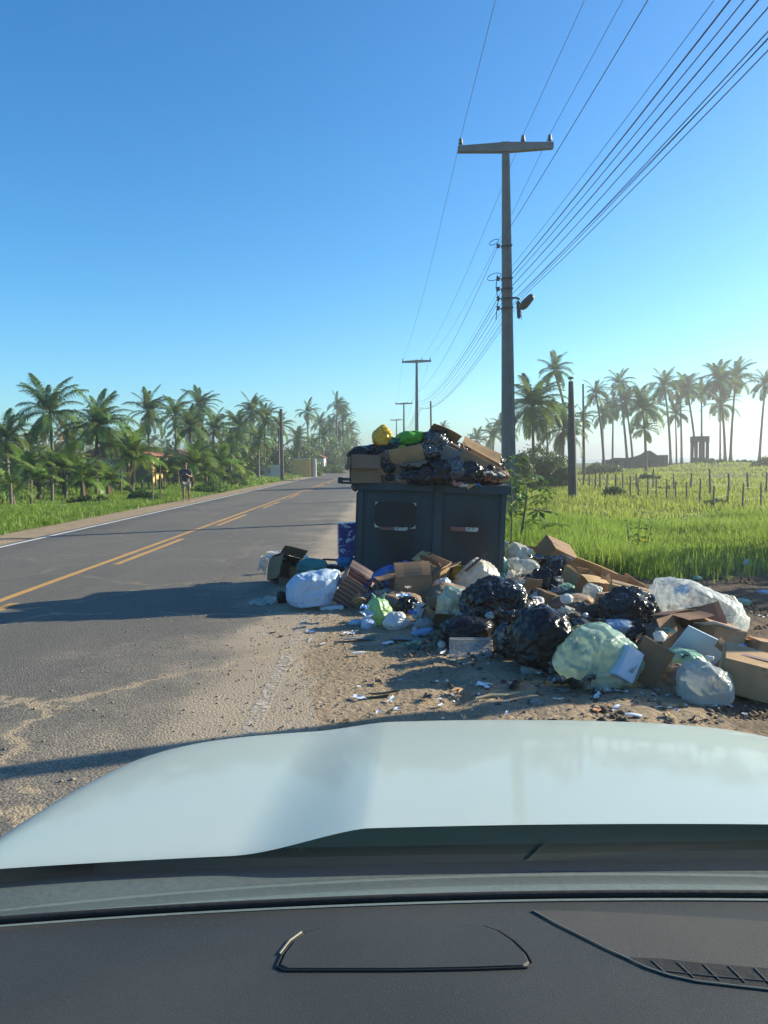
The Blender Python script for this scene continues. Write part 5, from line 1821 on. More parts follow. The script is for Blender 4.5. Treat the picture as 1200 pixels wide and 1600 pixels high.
def open_box(cx, cy, sx, sy, sz, rot, Y, label, mat='kraft', flaps=(20, 110, 40, 130), inside=None, group='cardboard boxes and cartons', name='cardboard_box', fl=.5, lid=None):
    """open carton; sizes in metres, rot in degrees; flaps: angle of front, back, left, right flap from upright (None: missing)"""
    SEED[0] += 13
    c, f_ = fit(cx, cy, zext((sx, sy, sz), rot), Y)
    sx, sy, sz = sx * f_, sy * f_, sz * f_
    e = Euler([R(a) for a in rot])
    o = root(name, c - e.to_matrix() @ Vector((0, 0, sz / 2)), label, 'cardboard box', group, e)
    t = .006
    mt = M[mat]
    sd = SEED[0]
    ob('bottom_panel', panel_mesh('bottom_panel', sx, sy, t, mt, .004, sd), o, (0, -sy / 2, 0), (R(-90), 0, 0))
    spec = [((0, -sy / 2, 0), 0, sx, sy), ((0, sy / 2, 0), 180, sx, sy), ((-sx / 2, 0, 0), -90, sy, sx), ((sx / 2, 0, 0), 90, sy, sx)]
    for k, (p, rz, w_, other) in enumerate(spec):
        ob('side_panel', panel_mesh('side_panel', w_, sz, t, mt, .024, sd + k), o, p, (0, 0, R(rz)))
        if flaps[k] is not None:
            f = ob('flap', panel_mesh('flap', w_ * .97, min(other, w_) * fl, t * .8, mt, .03, sd + 9 + k), o)
            q = Euler((0, 0, R(rz))).to_matrix() @ Euler((R(flaps[k]), 0, 0)).to_matrix()
            f.rotation_euler = q.to_euler()
            f.location = (p[0], p[1], sz + .002)
    return o


def carton(cx, cy, sx, sy, sz, rot, Y, label, mat='kraft', tape=True, group='cardboard boxes and cartons', name='closed_carton', cat='carton'):
    SEED[0] += 13
    c, f_ = fit(cx, cy, zext((sx, sy, sz), rot), Y)
    sx, sy, sz = sx * f_, sy * f_, sz * f_
    me_ = MB().box((0, 0, 0), (sx, sy, sz)).mesh(name, M[mat], bevel=.006)
    # dent it a little
    co = np.empty(len(me_.vertices) * 3, np.float32); me_.vertices.foreach_get('co', co)
    co = co.reshape(-1, 3)
    for a in range(3):
        co[:, a] += vnoise(co.astype(float) * 4 + a * 9, SEED[0]) * .030
    me_.vertices.foreach_set('co', co.ravel())
    o = ob(name, me_, None, c, [R(a) for a in rot])
    tag(o, label, cat, group)
    if tape:
        MB().box((0, 0, sz / 2 + .001), (sx * .98, .05, .003)).build('tape_strip', M['tape'], o)
    return o


def board(cx, cy, sx, sz, rot, Y, label, mat='kraft', t=.006, bend=.03, group='cardboard sheets and boards', name='cardboard_sheet', cat='cardboard'):
    SEED[0] += 13
    c, f_ = fit(cx, cy, zext((sx, t, sz), rot), Y)
    sx, sz = sx * f_, sz * f_
    e = Euler([R(a) for a in rot])
    me_ = panel_mesh(name, sx, sz, t, M[mat], bend, SEED[0])
    o = ob(name, me_, None, c - e.to_matrix() @ Vector((0, 0, sz / 2)), e)
    return tag(o, label, cat, group)


# ---- heap on top of the bin (distance about 10 m, 8.1 mm per pixel)
k10 = 9.9 / F
for i, (x, y, w, h, Y) in enumerate([(600, 735, 90, 60, 10.35), (680, 722, 110, 90, 10.45), (745, 738, 90, 60, 10.4), (640, 715, 80, 60, 10.6), (710, 740, 80, 70, 10.2)]):
    bag(x, y, w, h, 'black_matte', ['buried black bag behind the two brown boxes on the bin', 'buried black bag under the crest of the heap', 'buried black bag at the right end of the heap', 'buried black bag under the green bag on the heap', 'buried black bag behind the middle of the bin rim'][i], Y)
open_box(570, 733, .37, .36, .34, (0, 0, 6), 9.78, 'brown box overhanging the left end of the bin', 'kraft_dark', (150, 170, 160, 175))
bag(566, 708, 50, 24, 'black_matte', 'dark bag bulging out of the box at the left end of the bin', 9.85)
film(562, 714, 30, 6, 'teal', 'teal film edge peeping from the box at the left end of the bin', 9.72)
open_box(622, 733, .47, .36, .37, (-4, 3, -3), 9.85, 'brown box standing second from the left on the bin rim', 'kraft_dark', (None, 160, 35, None))
board(636, 712, .42, .27, (38, -12, -4), 9.62, 'lit cardboard flap sheet lying on the second brown box', 'kraft', .006, .03)
film(648, 724, 46, 12, 'brown_mix', 'torn brown paper hanging over the second brown box', 9.6, 'torn_paper', cat='paper')
bag(590, 708, 60, 34, 'black', 'black bag right under the yellow bag', 9.9)
bag(597, 680, 33, 33, 'yellow', 'bright yellow bag crowning the left of the heap', 9.9, 'lump', lump=.12, ridge=.06)
bag(617, 693, 22, 20, 'brown_mix', 'small brownish yellow lump between the yellow and the green bag', 9.9)
bag(641, 684, 48, 22, 'green', 'bright green bag on the crest of the heap', 9.9, 'lump', ridge=.1)
film(622, 688, 28, 16, 'teal', 'teal film tucked beside the bright green bag', 9.85)
bag(628, 700, 16, 10, 'olive', 'small olive scrap bag below the bright green bag', 9.75)
bag(655, 704, 70, 40, 'black', 'black bag right under the bright green bag', 9.95)
bag(640, 722, 50, 36, 'black_matte', 'dull black bag between the lit flap and the silver streaked bag', 9.95)
hull_bag([(656, 706), (660, 684), (676, 672), (694, 676), (708, 694), (704, 708), (680, 712)], 9.85, .4, 'silver', 'glossy black bag with silver streaks at the crest of the heap', amp=.05, fold=.055)
bag(668, 704, 34, 26, 'silver', 'smaller silver streaked black bag left of the crest', 9.7, ridge=.12, fine=.03)
film(667, 677, 18, 7, 'red', 'red cloth scrap on the crest of the heap', 9.85, 'cloth_scrap', cat='cloth')
board(693, 682, .40, .26, (52, 24, 10), 9.85, 'grey brown cardboard sheet leaning at the crest of the heap', 'kraft_dark', .006, .05)
board(711, 699, .15, .10, (60, 30, 5), 9.7, 'small pale strip of board right below the crest', 'kraft_pale', .01, .01)
board(707, 714, .27, .22, (20, 24, 0), 9.65, 'grey board leaning between black bags right of the crest', 'grey_board', .008, .02)
bag(655, 741, 60, 34, 'black', 'black bag on the rim right of the second brown box', 9.6)
bag(690, 737, 56, 42, 'black', 'black bag on the rim behind the hinge bar', 9.62, ridge=.1)
bag(711, 735, 46, 44, 'silver', 'black bag with a silver fold on the rim right of the hinge bar', 9.58, ridge=.12, fine=.03)
bag(733, 738, 46, 38, 'black', 'black bag on the rim below the long open carton', 9.58, ridge=.1)
open_box(748, 724, .56, .26, .20, (18, 28, 10), 9.75, 'long open carton sloping down on the right of the heap', 'kraft', (None, 60, None, 110), fl=.6)
bag(737, 722, 34, 20, 'yellow', 'yellow plastic lying in the long open carton', 9.7, ridge=.14)
bag(770, 722, 40, 36, 'black_matte', 'dull black bag at the far right behind the long open carton', 10.1)
bag(779, 741, 34, 18, 'brown_mix', 'brown paper waste on the right end of the rim', 9.7)
film(765, 741, 20, 12, 'white', 'white film scrap on the right end of the rim', 9.55)
board(788, 746, .12, .10, (30, 20, 0), 9.6, 'pale board scrap at the very right end of the rim', 'kraft_pale', .008, .01)
board(776, 749, .16, .07, (20, 8, 0), 9.55, 'orange brown card scrap on the right end of the rim', 'orange_card', .008, .01)
film(715, 755, 18, 10, 'pink', 'pinkish cloth hanging on the rim right of the middle post', 9.5, 'cloth_scrap', cat='cloth')
film(763, 748, 14, 8, 'red', 'red scrap on the rim under the long open carton', 9.55, 'cloth_scrap', cat='cloth')
film(747, 758, 9, 6, 'skyblue', 'tiny bright blue scrap on the rim', 9.5)
bag(724, 757, 16, 8, 'white', 'small crumpled white scrap on the rim beside the pinkish cloth', 9.52)

HEAPX = [590, 640, 690, 740, 785]
HEAPY = [696, 690, 676, 704, 742]
for i in range(46):
    px = rng.uniform(594, 786)
    yt = float(np.interp(px, HEAPX, HEAPY))
    py = rng.uniform(yt + 4, 752)
    mt, st_, lb, gr = [('black', 'lump', 'small black bag wedged into the heap on the bin', 'small black bags on the heap'), ('silver', 'film', 'small shiny black film wedged into the heap on the bin', 'small black film pieces on the heap'),
                       ('clear_grey', 'film', 'small greyish film wedged into the heap on the bin', 'small greyish film pieces on the heap'), ('kraft', 'board', 'small torn card wedged into the heap on the bin', 'small torn cards on the heap'),
                       ('white', 'film', 'small white film wedged into the heap on the bin', 'small white film pieces on the heap')][rng.choices(range(5), [3, 4, 2, 2, 1.3])[0]]
    w = rng.uniform(10, 26)
    Yq = 9.56 + .30 * (752 - py) / 70
    if st_ == 'lump':
        bag(px, py, w, w * .75, mt, lb, Yq, group=gr, res=30)
    elif st_ == 'film':
        film(px, py, w * 1.2, w * rng.uniform(.4, .8), mt, lb, Yq, group=gr, rot=(rng.uniform(-.8, .8), rng.uniform(-.8, .8), 0), res=18)
    else:
        board(px, py, w * Yq / F, w * .7 * Yq / F, (rng.uniform(10, 80), rng.uniform(-40, 40), rng.uniform(-40, 40)), Yq, lb, rng.choice(('kraft', 'kraft_pale', 'kraft_dark')), group=gr)

# ---- left of the bin
def stand_bag(cx, cy, w, h, mat, label, **kw):
    return bag(cx, cy, w, h, mat, label, **kw)


g = NT('blue_printed_pack')
nz = g.n('TexNoise', {'Vector': g.tc, 'Scale': 9.0, 'Detail': 4, 'Distortion': 1.4}).outputs['Fac']
col = g.mix(g.ramp(nz, [(.56, 0.0), (.60, 1.0)]), g.mix(g.noise(3), (.022, .035, .19), (.05, .075, .34)), (.62, .66, .74))
M['blue_pack'] = g.fin(g.n('BsdfPrincipled', {'Base Color': col, 'Roughness': .25, 'Normal': g.bump(g.noise(14, 4), .5, .03)}).outputs[0])
carton(543, 842, .27, .20, .47, (0, 1, 8), 10.5, 'tall blue and white printed pack standing against the left side of the bin', 'blue_pack', False, name='printed_pack', cat='pack')
bag(543, 876, 34, 24, 'skyblue', 'sky blue bag under the tall blue and white printed pack', 10.45, ridge=.06)
film(551, 888, 28, 12, 'clear_grey', 'greyish film on the ground under the sky blue bag', 10.2)
board(522, 874, .35, .12, (75, 0, 20), 10.5, 'flat brown cardboard strip behind the teal bag', 'kraft_dark')
board(516, 884, .32, .14, (80, 0, -10), 10.2, 'second flat grey brown strip behind the teal bag', 'kraft')
Yc = gpt(440, 910).y + .25
open_box(446, 890, .36, .32, .32, (76, 14, 30), Yc, 'open dark carton lying on its side at the left end of the rubbish', 'kraft_dark', (65, 40, 10, 80), fl=.55)
bag(463, 897, 26, 28, 'orange_card', 'orange brown packet inside the open dark carton', Yc - .12, 'pillow', ridge=.03, lump=.04)
bag(437, 866, 44, 13, 'white', 'white bag draped on top of the open dark carton', Yc - .05, 'tied', ridge=.09)
film(411, 884, 18, 34, 'clear_grey', 'grey film strip hanging off the left of the open dark carton', Yc - .2, rot=(R(60), R(30), 0))
bag(488, 884, 50, 26, 'teal', 'teal bag behind the large white blue bag', 9.55, ridge=.05)
bag(520, 888, 40, 14, 'black_matte', 'dark flat bag right of the teal bag', 9.7)
bag(478, 871, 8, 8, 'white', 'tiny white scrap bag on top of the teal bag', 9.7)
bag(490, 895, 26, 10, 'olive', 'black and yellow packet squeezed between the teal and white blue bags', 9.3)
hull_bag([(447, 935), (448, 912), (462, 897), (486, 894), (512, 892), (528, 896), (528, 918), (516, 942), (480, 946), (458, 945)], 8.6, .5, 'paleblue', 'large white blue bag lying in front of the teal bag', amp=.03, fold=.014)
bag(440, 933, 18, 22, 'black_matte', 'small dark lump left of the large white blue bag', None)
film(413, 938, 44, 18, 'clear_grey', 'crumpled whitish bag lying alone at the far left of the rubbish', None, amp=.3)
carton(518, 947, .24, .14, .045, (0, 4, 12), gpt(518, 951).y, 'small flat white packet on the road edge in front of the white blue bag', 'white_board', False, name='flat_packet', cat='packet')
g = NT('red_striped_print')
sp_ = g.n('SeparateXYZ', {0: g.tc})
wvv = g.n('TexWave', {'Vector': g.tc, 'Scale': 5.5, 'Distortion': 1.5, 'Detail': 2}, bands_direction='Z').outputs['Fac']
col = g.mix(g.ramp(wvv, [(.55, 0.0), (.62, 1.0)]), (.17, .085, .075), (.27, .19, .16))
M['striped'] = g.fin(g.n('BsdfPrincipled', {'Base Color': col, 'Roughness': .6}).outputs[0])
Yb = gpt(545, 945).y + .2
open_box(547, 921, .30, .22, .36, (22, 34, 14), Yb, 'red striped box tilted beside the large white blue bag', 'striped', (None, 30, None, 70))

# ---- in front of the bin
bag(570, 930, 44, 40, 'deepblue', 'dark blue bag behind the green yellow tied bag', 9.0, ridge=.07)
film(582, 905, 34, 12, 'blue', 'bright blue film spread behind the blue twisted bag', 9.2)
bag(610, 900, 62, 36, 'blue', 'bright blue bag leaning on the bin front', 9.3, ridge=.12, d=.3)
bag(629, 888, 18, 26, 'blue', 'twisted upright end of blue plastic on the bin front', 9.25, 'tied', ridge=.1)
board(590, 909, .10, .10, (30, 20, 0), 9.0, 'thin brown card scrap on the bright blue film', 'kraft')
carton(600, 927, .27, .18, .11, (-4, 6, -10), 8.75, 'small white and blue carton with faded print behind the green yellow tied bag', 'white_board', False)
carton(607, 939, .26, .16, .10, (-4, 8, -8), 8.72, 'grey blue carton under the small white and blue carton', 'blue_board', False)
bag(655, 890, 50, 34, 'black_matte', 'dull black bag between the blue bag and the upright box', 9.35)
bag(640, 885, 30, 18, 'silver', 'small shiny black film beside the twisted blue end', 9.3)
open_box(641, 920, .42, .32, .29, (-6, 2, 12), 8.7, 'open brown box with raised pale flaps in front of the bin', 'kraft_dark', (-35, 70, 95, 60), fl=.6)
open_box(679, 890, .30, .26, .24, (12, 18, -32), 9.3, 'brown box on edge behind the open box in front of the bin', 'kraft', (40, None, 100, 70), fl=.5)
bag(692, 914, 36, 26, 'paleblue', 'pale blue bag right of the open brown box', 8.9)
film(678, 922, 24, 18, 'clear_grey', 'grey film with pink print right of the open brown box', 8.65)
film(683, 934, 24, 26, 'pink', 'crumpled pink and brown wrapper above the grey green bag', 8.5, 'wrapper', cat='wrapper')
bag(719, 896, 30, 28, 'olive', 'olive yellow bag left of the cream bag', 9.3)
hull_bag([(708, 918), (716, 898), (738, 880), (752, 876), (772, 888), (782, 908), (778, 924), (740, 926)], 9.2, .5, 'cream', 'big cream white bag against the right half of the bin', amp=.03, fold=.035)
MB_ = MB().box((0, 0, 0), (.34, .05, .018))
o = MB_.build('wood_slat', M['wood'], loc=at(744, 878, 9.05), rot=(0, R(-38), R(10)))
tag(o, 'wood slat sticking out of the top of the cream white bag', 'wood slat')
hull_bag([(678, 966), (682, 936), (700, 918), (722, 920), (735, 940), (735, 972), (705, 974)], 8.0, .36, 'greygreen', 'round grey green see-through bag in front of the cream bag', amp=.03, fold=.028)
open_box(687, 965, .26, .20, .14, (10, 10, 30), 7.75, 'brown box half crushed under the grey green bag', 'kraft_dark', (None, 30, None, None))
hull_bag([(722, 975), (728, 930), (748, 910), (780, 904), (812, 918), (830, 945), (826, 980), (770, 988)], 8.2, .6, 'black', 'biggest dull black bag right of the grey green bag', amp=.04, fold=.035)
bag(730, 985, 88, 48, 'black_matte', 'black bag lying low behind the clear tray', 7.6, lump=.12)
bag(800, 930, 46, 50, 'silver', 'black crumpled bag below the white bags beside the bin', 8.2, ridge=.12, fine=.03)
bag(798, 988, 58, 74, 'silver', 'shiny black bag with gathered top right of the clear tray', 7.15, 'tied', ridge=.09, fine=.02, res=64)
bag(780, 965, 70, 50, 'black', 'black bag between the biggest dull one and the gathered shiny one', 7.8, ridge=.09)
bag(592, 955, 46, 46, 'greenyellow', 'green yellow tied bag in front of the blue rubbish', None, lump=.08, ridge=.05, knot='mint')
bag(574, 968, 28, 28, 'paleblue', 'little pale blue handle bag left of the green yellow tied bag', None, 'tied', ridge=.08)
bag(556, 972, 26, 10, 'paleblue', 'flat pale blue scrap bag at the left foot of the green yellow tied bag', None)
bag(620, 970, 46, 31, 'white', 'small white bag right of the green yellow tied bag', None, lump=.1, ridge=.07)
bag(636, 945, 40, 28, 'black', 'small black bag with a white handle above the small white bag', 7.95, ridge=.09)
bag(655, 954, 24, 26, 'white', 'crumpled white handle bag beside the small black bag', 7.75, 'tied', ridge=.12)
bag(662, 975, 34, 20, 'clear_grey', 'grey film bag behind the blue bottle', 7.6)
film(632, 933, 26, 12, 'blue_board', 'pale blue card piece above the small black bag', 8.0, 'card_scrap', cat='card')


def bottle(px, py, L_, rr, rot, mat, label, Y):
    c = at(px, py, Y)
    o = MB().lathe((0, 0, 0), [(rr * .7, -L_ / 2), (rr, -L_ / 2 + .01), (rr, -L_ * .1), (rr * .93, -L_ * .08), (rr, -L_ * .05), (rr, L_ * .2), (rr * .45, L_ * .38), (rr * .4, L_ * .44)], 14).build('plastic_bottle', M[mat], loc=c, rot=[R(a) for a in rot], smooth=True)
    tag(o, label, 'bottle', 'bottles in the rubbish')
    MB().lathe((0, 0, L_ * .45), [(rr * .48, -.012), (rr * .5, .0), (rr * .48, .014)], 12).build('cap', M['skyblue'], o)
    return o


bottle(660, 988, .23, .035, (70, 0, 60), 'bottle_blue', 'clear blue bottle lying in front of the small white bag', gpt(660, 994).y)
bottle(845, 1046, .30, .045, (80, 10, 70), 'clear_grey', 'crushed clear bottle at the foot of the shiny black bag', gpt(845, 1056).y + .1)
bag(648, 983, 9, 9, 'white', 'tiny white ball left of the blue bottle', None)
# clear tray
p = gpt(737, 1030)
TWd = 66 * p.y / F
tr_ = root('clear_plastic_tray', (p.x, p.y + .08, p.z), 'clear rigid plastic tray standing on edge on the dirt before the black bags', 'tray', rot=(R(-22), 0, R(-4)))
hh = .155
rim = MB()
for (a, b_) in (((-TWd / 2, 0, 0), (TWd / 2, 0, 0)), ((TWd / 2, 0, 0), (TWd / 2, 0, hh)), ((TWd / 2, 0, hh), (-TWd / 2, 0, hh)), ((-TWd / 2, 0, hh), (-TWd / 2, 0, 0))):
    rim.tube([a, b_], .006, 6)
rim.build('rim', M['hard_clear'], tr_)
MB().box((0, .045, hh / 2), (TWd * .94, .003, hh * .9)).build('base_panel', M['hard_clear'], tr_)
for s in (-1, 1):
    MB().box((s * TWd * .48, .023, hh / 2), (.003, .045, hh * .92)).build('wall_panel', M['hard_clear'], tr_)
    MB().box((0, .023, hh / 2 + s * hh * .46), (TWd * .95, .045, .003)).build('wall_panel', M['hard_clear'], tr_)
pts = [Vector((.10 * math.cos(a), .040, hh * .55 + .035 * math.sin(a))) for a in np.linspace(0, 6.283, 22)]
MB().tube(pts, .005, 6).build('embossed_ring', M['white'], tr_)
MB().tube([(-.05, .040, hh * .5), (.05, .040, hh * .5)], .004, 6).tube([(-.03, .040, hh * .65), (.04, .040, hh * .65)], .004, 6).build('embossed_bar', M['white'], tr_)
MB().tube([(-TWd * .4, .04, hh * .2), (-TWd * .4, .04, hh * .75)], .005, 6).tube([(TWd * .4, .04, hh * .2), (TWd * .3, .04, hh * .6), (TWd * .2, .04, hh * .7)], .004, 6).build('embossed_rib', M['white'], tr_)
c = at(725, 996, 7.2)
o = MB().lathe((0, 0, 0), [(.026, -.045), (.033, .045), (.030, .045), (.024, -.04)], 14).build('plastic_cup', M['paleblue'], loc=c, rot=(R(80), 0, R(60)))
tag(o, 'pale blue plastic cup lying behind the clear tray', 'cup')
bag(690, 1007, 13, 11, 'white', 'small white tissue left of the clear tray', None, name='tissue', cat='tissue')

# ---- right of the bin
bag(812, 864, 46, 34, 'cream', 'greyish white bag just right of the bin', 10.4, ridge=.06)
board(784, 852, .14, .16, (20, 20, 0), 10.4, 'pale board corner at the right side of the bin', 'white_board')
board(832, 858, .45, .3, (70, 5, 20), 10.8, 'dark flattened cardboard behind the greyish white bag', 'kraft_dark')
bag(784, 888, 22, 44, 'mint', 'mint film bag wedged at the right side of the bin', 9.9, ridge=.1)
bag(782, 905, 22, 24, 'teal', 'teal bag end under the mint film bag', 9.7)
bag(803, 880, 32, 20, 'clear_grey', 'greyish film bag between the mint and white bags', 9.95)
bag(823, 885, 40, 24, 'clear_grey', 'grey film bundle above the crumpled cream bag', 9.75, ridge=.1)
bag(812, 909, 46, 44, 'cream', 'crumpled cream bag with gathered top right of the bin', 9.2, 'tied', ridge=.09, tilt=(0, R(-30), 0))
bag(793, 918, 30, 18, 'brown_mix', 'brown stained film below the crumpled cream bag', 9.0)
carton(868, 866, .42, .34, .30, (34, 26, 24), 10.5, 'purplish brown carton tipped on its corner at the grass edge', 'kraft_dark')
bag(868, 888, 62, 42, 'black', 'black bag under the tipped purplish carton', 9.9, ridge=.1)
film(842, 872, 40, 16, 'silver', 'shiny black film trailing over the black bag at the grass edge', 10.0)
bag(850, 908, 44, 46, 'black', 'black bag right of the crumpled cream bag', 9.5, ridge=.1)
bag(884, 908, 30, 18, 'skyblue', 'bright blue bag in the middle of the right rubbish', 9.5, ridge=.05)
film(872, 920, 46, 18, 'clear_grey', 'pale crumpled film below the bright blue bag', 9.1)
film(893, 930, 50, 16, 'teal', 'teal netting spread below the bright blue bag', 8.9, 'net_scrap', cat='net')
bag(925, 926, 36, 30, 'clear_grey', 'small see-through white bag below the open brown box at the grass edge', 9.0, ridge=.07)
open_box(908, 908, .36, .30, .26, (16, 12, 24), 9.7, 'open brown box with splayed flaps below the long flattened carton', 'kraft', (100, None, 40, 120), fl=.6)
board(936, 897, .88, .26, (48, 23, 14), 10.2, 'long flattened carton lying along the grass edge', 'kraft', .012, .04)
board(958, 908, .34, .32, (40, 16, -20), 9.9, 'lit cardboard panel leaning on the long flattened carton', 'kraft_pale')
board(944, 915, .22, .30, (30, -28, 10), 9.6, 'narrow cardboard panel leaning left of the lit panel', 'kraft')
board(986, 912, .30, .20, (40, 30, 0), 9.9, 'cardboard end piece at the right tip of the long flattened carton', 'kraft')
board(925, 912, .30, .18, (50, 10, 10), 9.4, 'short cardboard panel beside the small see-through white bag', 'kraft_dark')
carton(985, 925, .48, .24, .15, (6, 16, -14), 9.0, 'long low carton with a lit side right of the leaning panels', 'kraft')
carton(952, 938, .25, .22, .16, (4, 2, 20), 8.6, 'small brown carton left of the long low carton', 'kraft')
hull_bag([(938, 972), (944, 942), (968, 930), (1000, 928), (1024, 942), (1032, 972), (985, 980)], 8.0, .5, 'black', 'black bag bulging below the long low carton', amp=.04, fold=.04)
bag(1014, 952, 40, 54, 'silver', 'silver black film bag left of the huge clear bag', 7.9, ridge=.12, fine=.03)
carton(852, 935, .24, .2, .17, (8, 20, 24), 8.7, 'brown carton under the white tub', 'kraft_dark')
carton(873, 943, .19, .13, .125, (2, 2, -10), 8.35, 'small pale carton right of the white tub', 'kraft_pale', False)
c = at(834, 941, 8.3)
o = MB().lathe((0, 0, 0), [(.075, -.09), (.095, .09), (.10, .092), (.10, .10), (.088, .10), (.07, -.08)], 20).build('plastic_tub', M['white'], loc=c, rot=(R(60), R(20), R(50)))
tag(o, 'white plastic tub lying between the black bags', 'tub')
hull_bag([(800, 1030), (804, 985), (822, 958), (852, 948), (884, 962), (900, 996), (896, 1032), (850, 1044)], 6.9, .5, 'black_matte', 'large round black bag left of the pale green bag', amp=.03, fold=.03)
board(846, 952, .28, .12, (40, 22, 10), 8.0, 'cardboard strip poking out over the large round black bag', 'kraft')
board(838, 957, .22, .08, (40, -30, 10), 7.95, 'second cardboard strip poking out over the large round black bag', 'kraft_pale')
for i, (x, y, a) in enumerate([(936, 978, 28), (930, 983, 30)]):
    o = MB().box((0, 0, 0), (.26, .04, .022)).build('wood_slat', M['kraft_pale' if i == 0 else 'wood'], loc=at(x, y, 7.7), rot=(0, R(a), 0))
    tag(o, ['pale wood slat behind the top of the pale green bag', 'grey wood slat just under the pale one behind the pale green bag'][i], 'wood slat')
bag(962, 979, 76, 24, 'paleblue', 'pale blue white bag lying above the pale green bag', 7.6, ridge=.08)
bag(1000, 990, 46, 34, 'black_matte', 'dark bag between the pale blue bag and the open box', 7.3)
bag(925, 955, 60, 26, 'soil', 'heap of dark soil and scraps between the rubbish bags', 8.2, name='soil_heap', cat='soil heap')
bag(900, 968, 60, 24, 'soil', 'lower heap of dark soil right of the large round black bag', 7.8, name='soil_heap', cat='soil heap')
# large green bag with white box in it
hull_bag([(868, 1040), (880, 1012), (906, 984), (944, 978), (985, 1000), (1006, 1036), (984, 1068), (930, 1064), (885, 1062)], 6.2, .40, 'greenfilm', 'large pale green see-through bag in the front of the rubbish', amp=.03, fold=.026)
carton(979, 1036, .17, .09, .25, (-8, 34, 20), 5.51, 'white foam box sticking out of the large pale green bag', 'blue_board', False, name='foam_box', cat='foam box')
bag(905, 1000, 60, 46, 'olive', 'yellowish contents showing through the large pale green bag', 6.75, ridge=.04)
board(918, 1046, .17, .12, (10, 8, -10), 5.8, 'pale blue card leaning on the foot of the large pale green bag', 'blue_board')
board(1014, 1036, .26, .36, (8, 28, -22), 6.0, 'brown cardboard panel standing right of the white foam box', 'kraft_dark', .008, .02)
bag(868, 1038, 56, 34, 'silver', 'silver streaked film at the foot of the large round black bag', 6.7, ridge=.12, fine=.03)
film(900, 1062, 80, 34, 'silver', 'shiny black film with silver folds on the dirt before the large pale green bag', gpt(900, 1076).y + .12)
film(930, 1072, 46, 14, 'clear', 'clear film scrap beside the shiny black film on the dirt', gpt(930, 1079).y + .05)
bag(1026, 1006, 40, 22, 'silver', 'black and silver wrapper above the standing brown panel', 6.7)
bag(1040, 1011, 26, 16, 'olive', 'small yellowish bag above the mint bag', 6.6)
# huge clear bag
hull_bag([(1026, 982), (1028, 930), (1036, 908), (1062, 906), (1100, 920), (1130, 930), (1152, 936), (1164, 962), (1154, 986), (1100, 990)], 7.9, .7, 'clear', 'huge clear plastic bag stuffed with white at the right of the rubbish', amp=.05, fold=.021)
bag(1135, 956, 58, 56, 'cream', 'white stuffing inside the right end of the huge clear bag', 7.75, ridge=.08)
film(1052, 934, 50, 46, 'clear', 'blue printed clear sheet at the left end of the huge clear bag', 7.6, rot=(R(70), R(20), 0))
film(1062, 922, 26, 18, 'skyblue', 'blue printed scrap inside the clear sheet of the huge clear bag', 7.65)
open_box(1060, 982, .30, .30, .26, (72, -8, 22), 6.9, 'open brown box with one lit flap in front of the huge clear bag', 'kraft_dark', (None, -28, 70, 75), fl=.75)
carton(1122, 990, .34, .30, .18, (6, 16, 16), 6.7, 'pale carton with white top right of the open box', 'kraft', False)
board(1121, 978, .30, .26, (78, 16, 16), 6.6, 'white sheet lying on the pale carton', 'white_board', .004, .015, name='paper_sheet', cat='paper')
board(1092, 1014, .40, .30, (24, 26, 6), 6.3, 'pale blue board leaning in front of the pale carton', 'blue_board', .01, .01, name='foam_board', cat='board')
hull_bag([(1040, 1046), (1046, 1022), (1068, 1014), (1092, 1020), (1106, 1036), (1100, 1050), (1066, 1054)], 5.9, .3, 'mint', 'mint green bag lying on top of the greyish see-through bag', amp=.03, fold=.02)
bag(1065, 1058, 60, 40, 'brown_mix', 'brown paper waste under the mint green bag', 6.0)
hull_bag([(1066, 1094), (1068, 1060), (1080, 1042), (1104, 1036), (1128, 1046), (1144, 1066), (1142, 1092), (1105, 1098)], 5.6, .34, 'clear_grey', 'greyish see-through bag frontmost in the rubbish', amp=.03, fold=.03)
film(1092, 1093, 30, 8, 'clear', 'clear scrap at the foot of the greyish see-through bag', gpt(1092, 1096).y)
carton(1180, 1056, .52, .40, .30, (4, 10, -24), 6.1, 'large tan carton at the right edge of the view', 'kraft')
board(1166, 1006, .22, .20, (66, 8, 20), 6.7, 'orange lined carton flap behind the large tan carton', 'orange_card')
carton(1192, 1010, .20, .20, .14, (4, 12, 10), 6.6, 'small tan carton on the right edge behind the large tan one', 'kraft', False)
film(1150, 1012, 30, 14, 'blue', 'blue wrapper between the pale carton and the large tan carton', 6.5, 'wrapper', cat='wrapper')
for i, (x, y, w, h, mt, lb) in enumerate([(1168, 879, 14, 11, 'white', 'white bag lying alone in the grass at the right'), (1192, 925, 22, 8, 'paleblue', 'pale bag at the right edge beyond the huge clear bag'), (1160, 941, 26, 12, 'mint', 'flat mint bag on the dark ground beyond the huge clear bag'), (1090, 903, 16, 7, 'mint', 'faint flat bag behind the huge clear bag')]):
    bag(x, y, w, h, mt, lb, None)
bag(98, 792, 9, 8, 'white', 'white bag lying in the verge grass on the left', None)
bag(200, 790, 6, 4, 'white', 'tiny white scrap bag in the verge grass near the road', None)
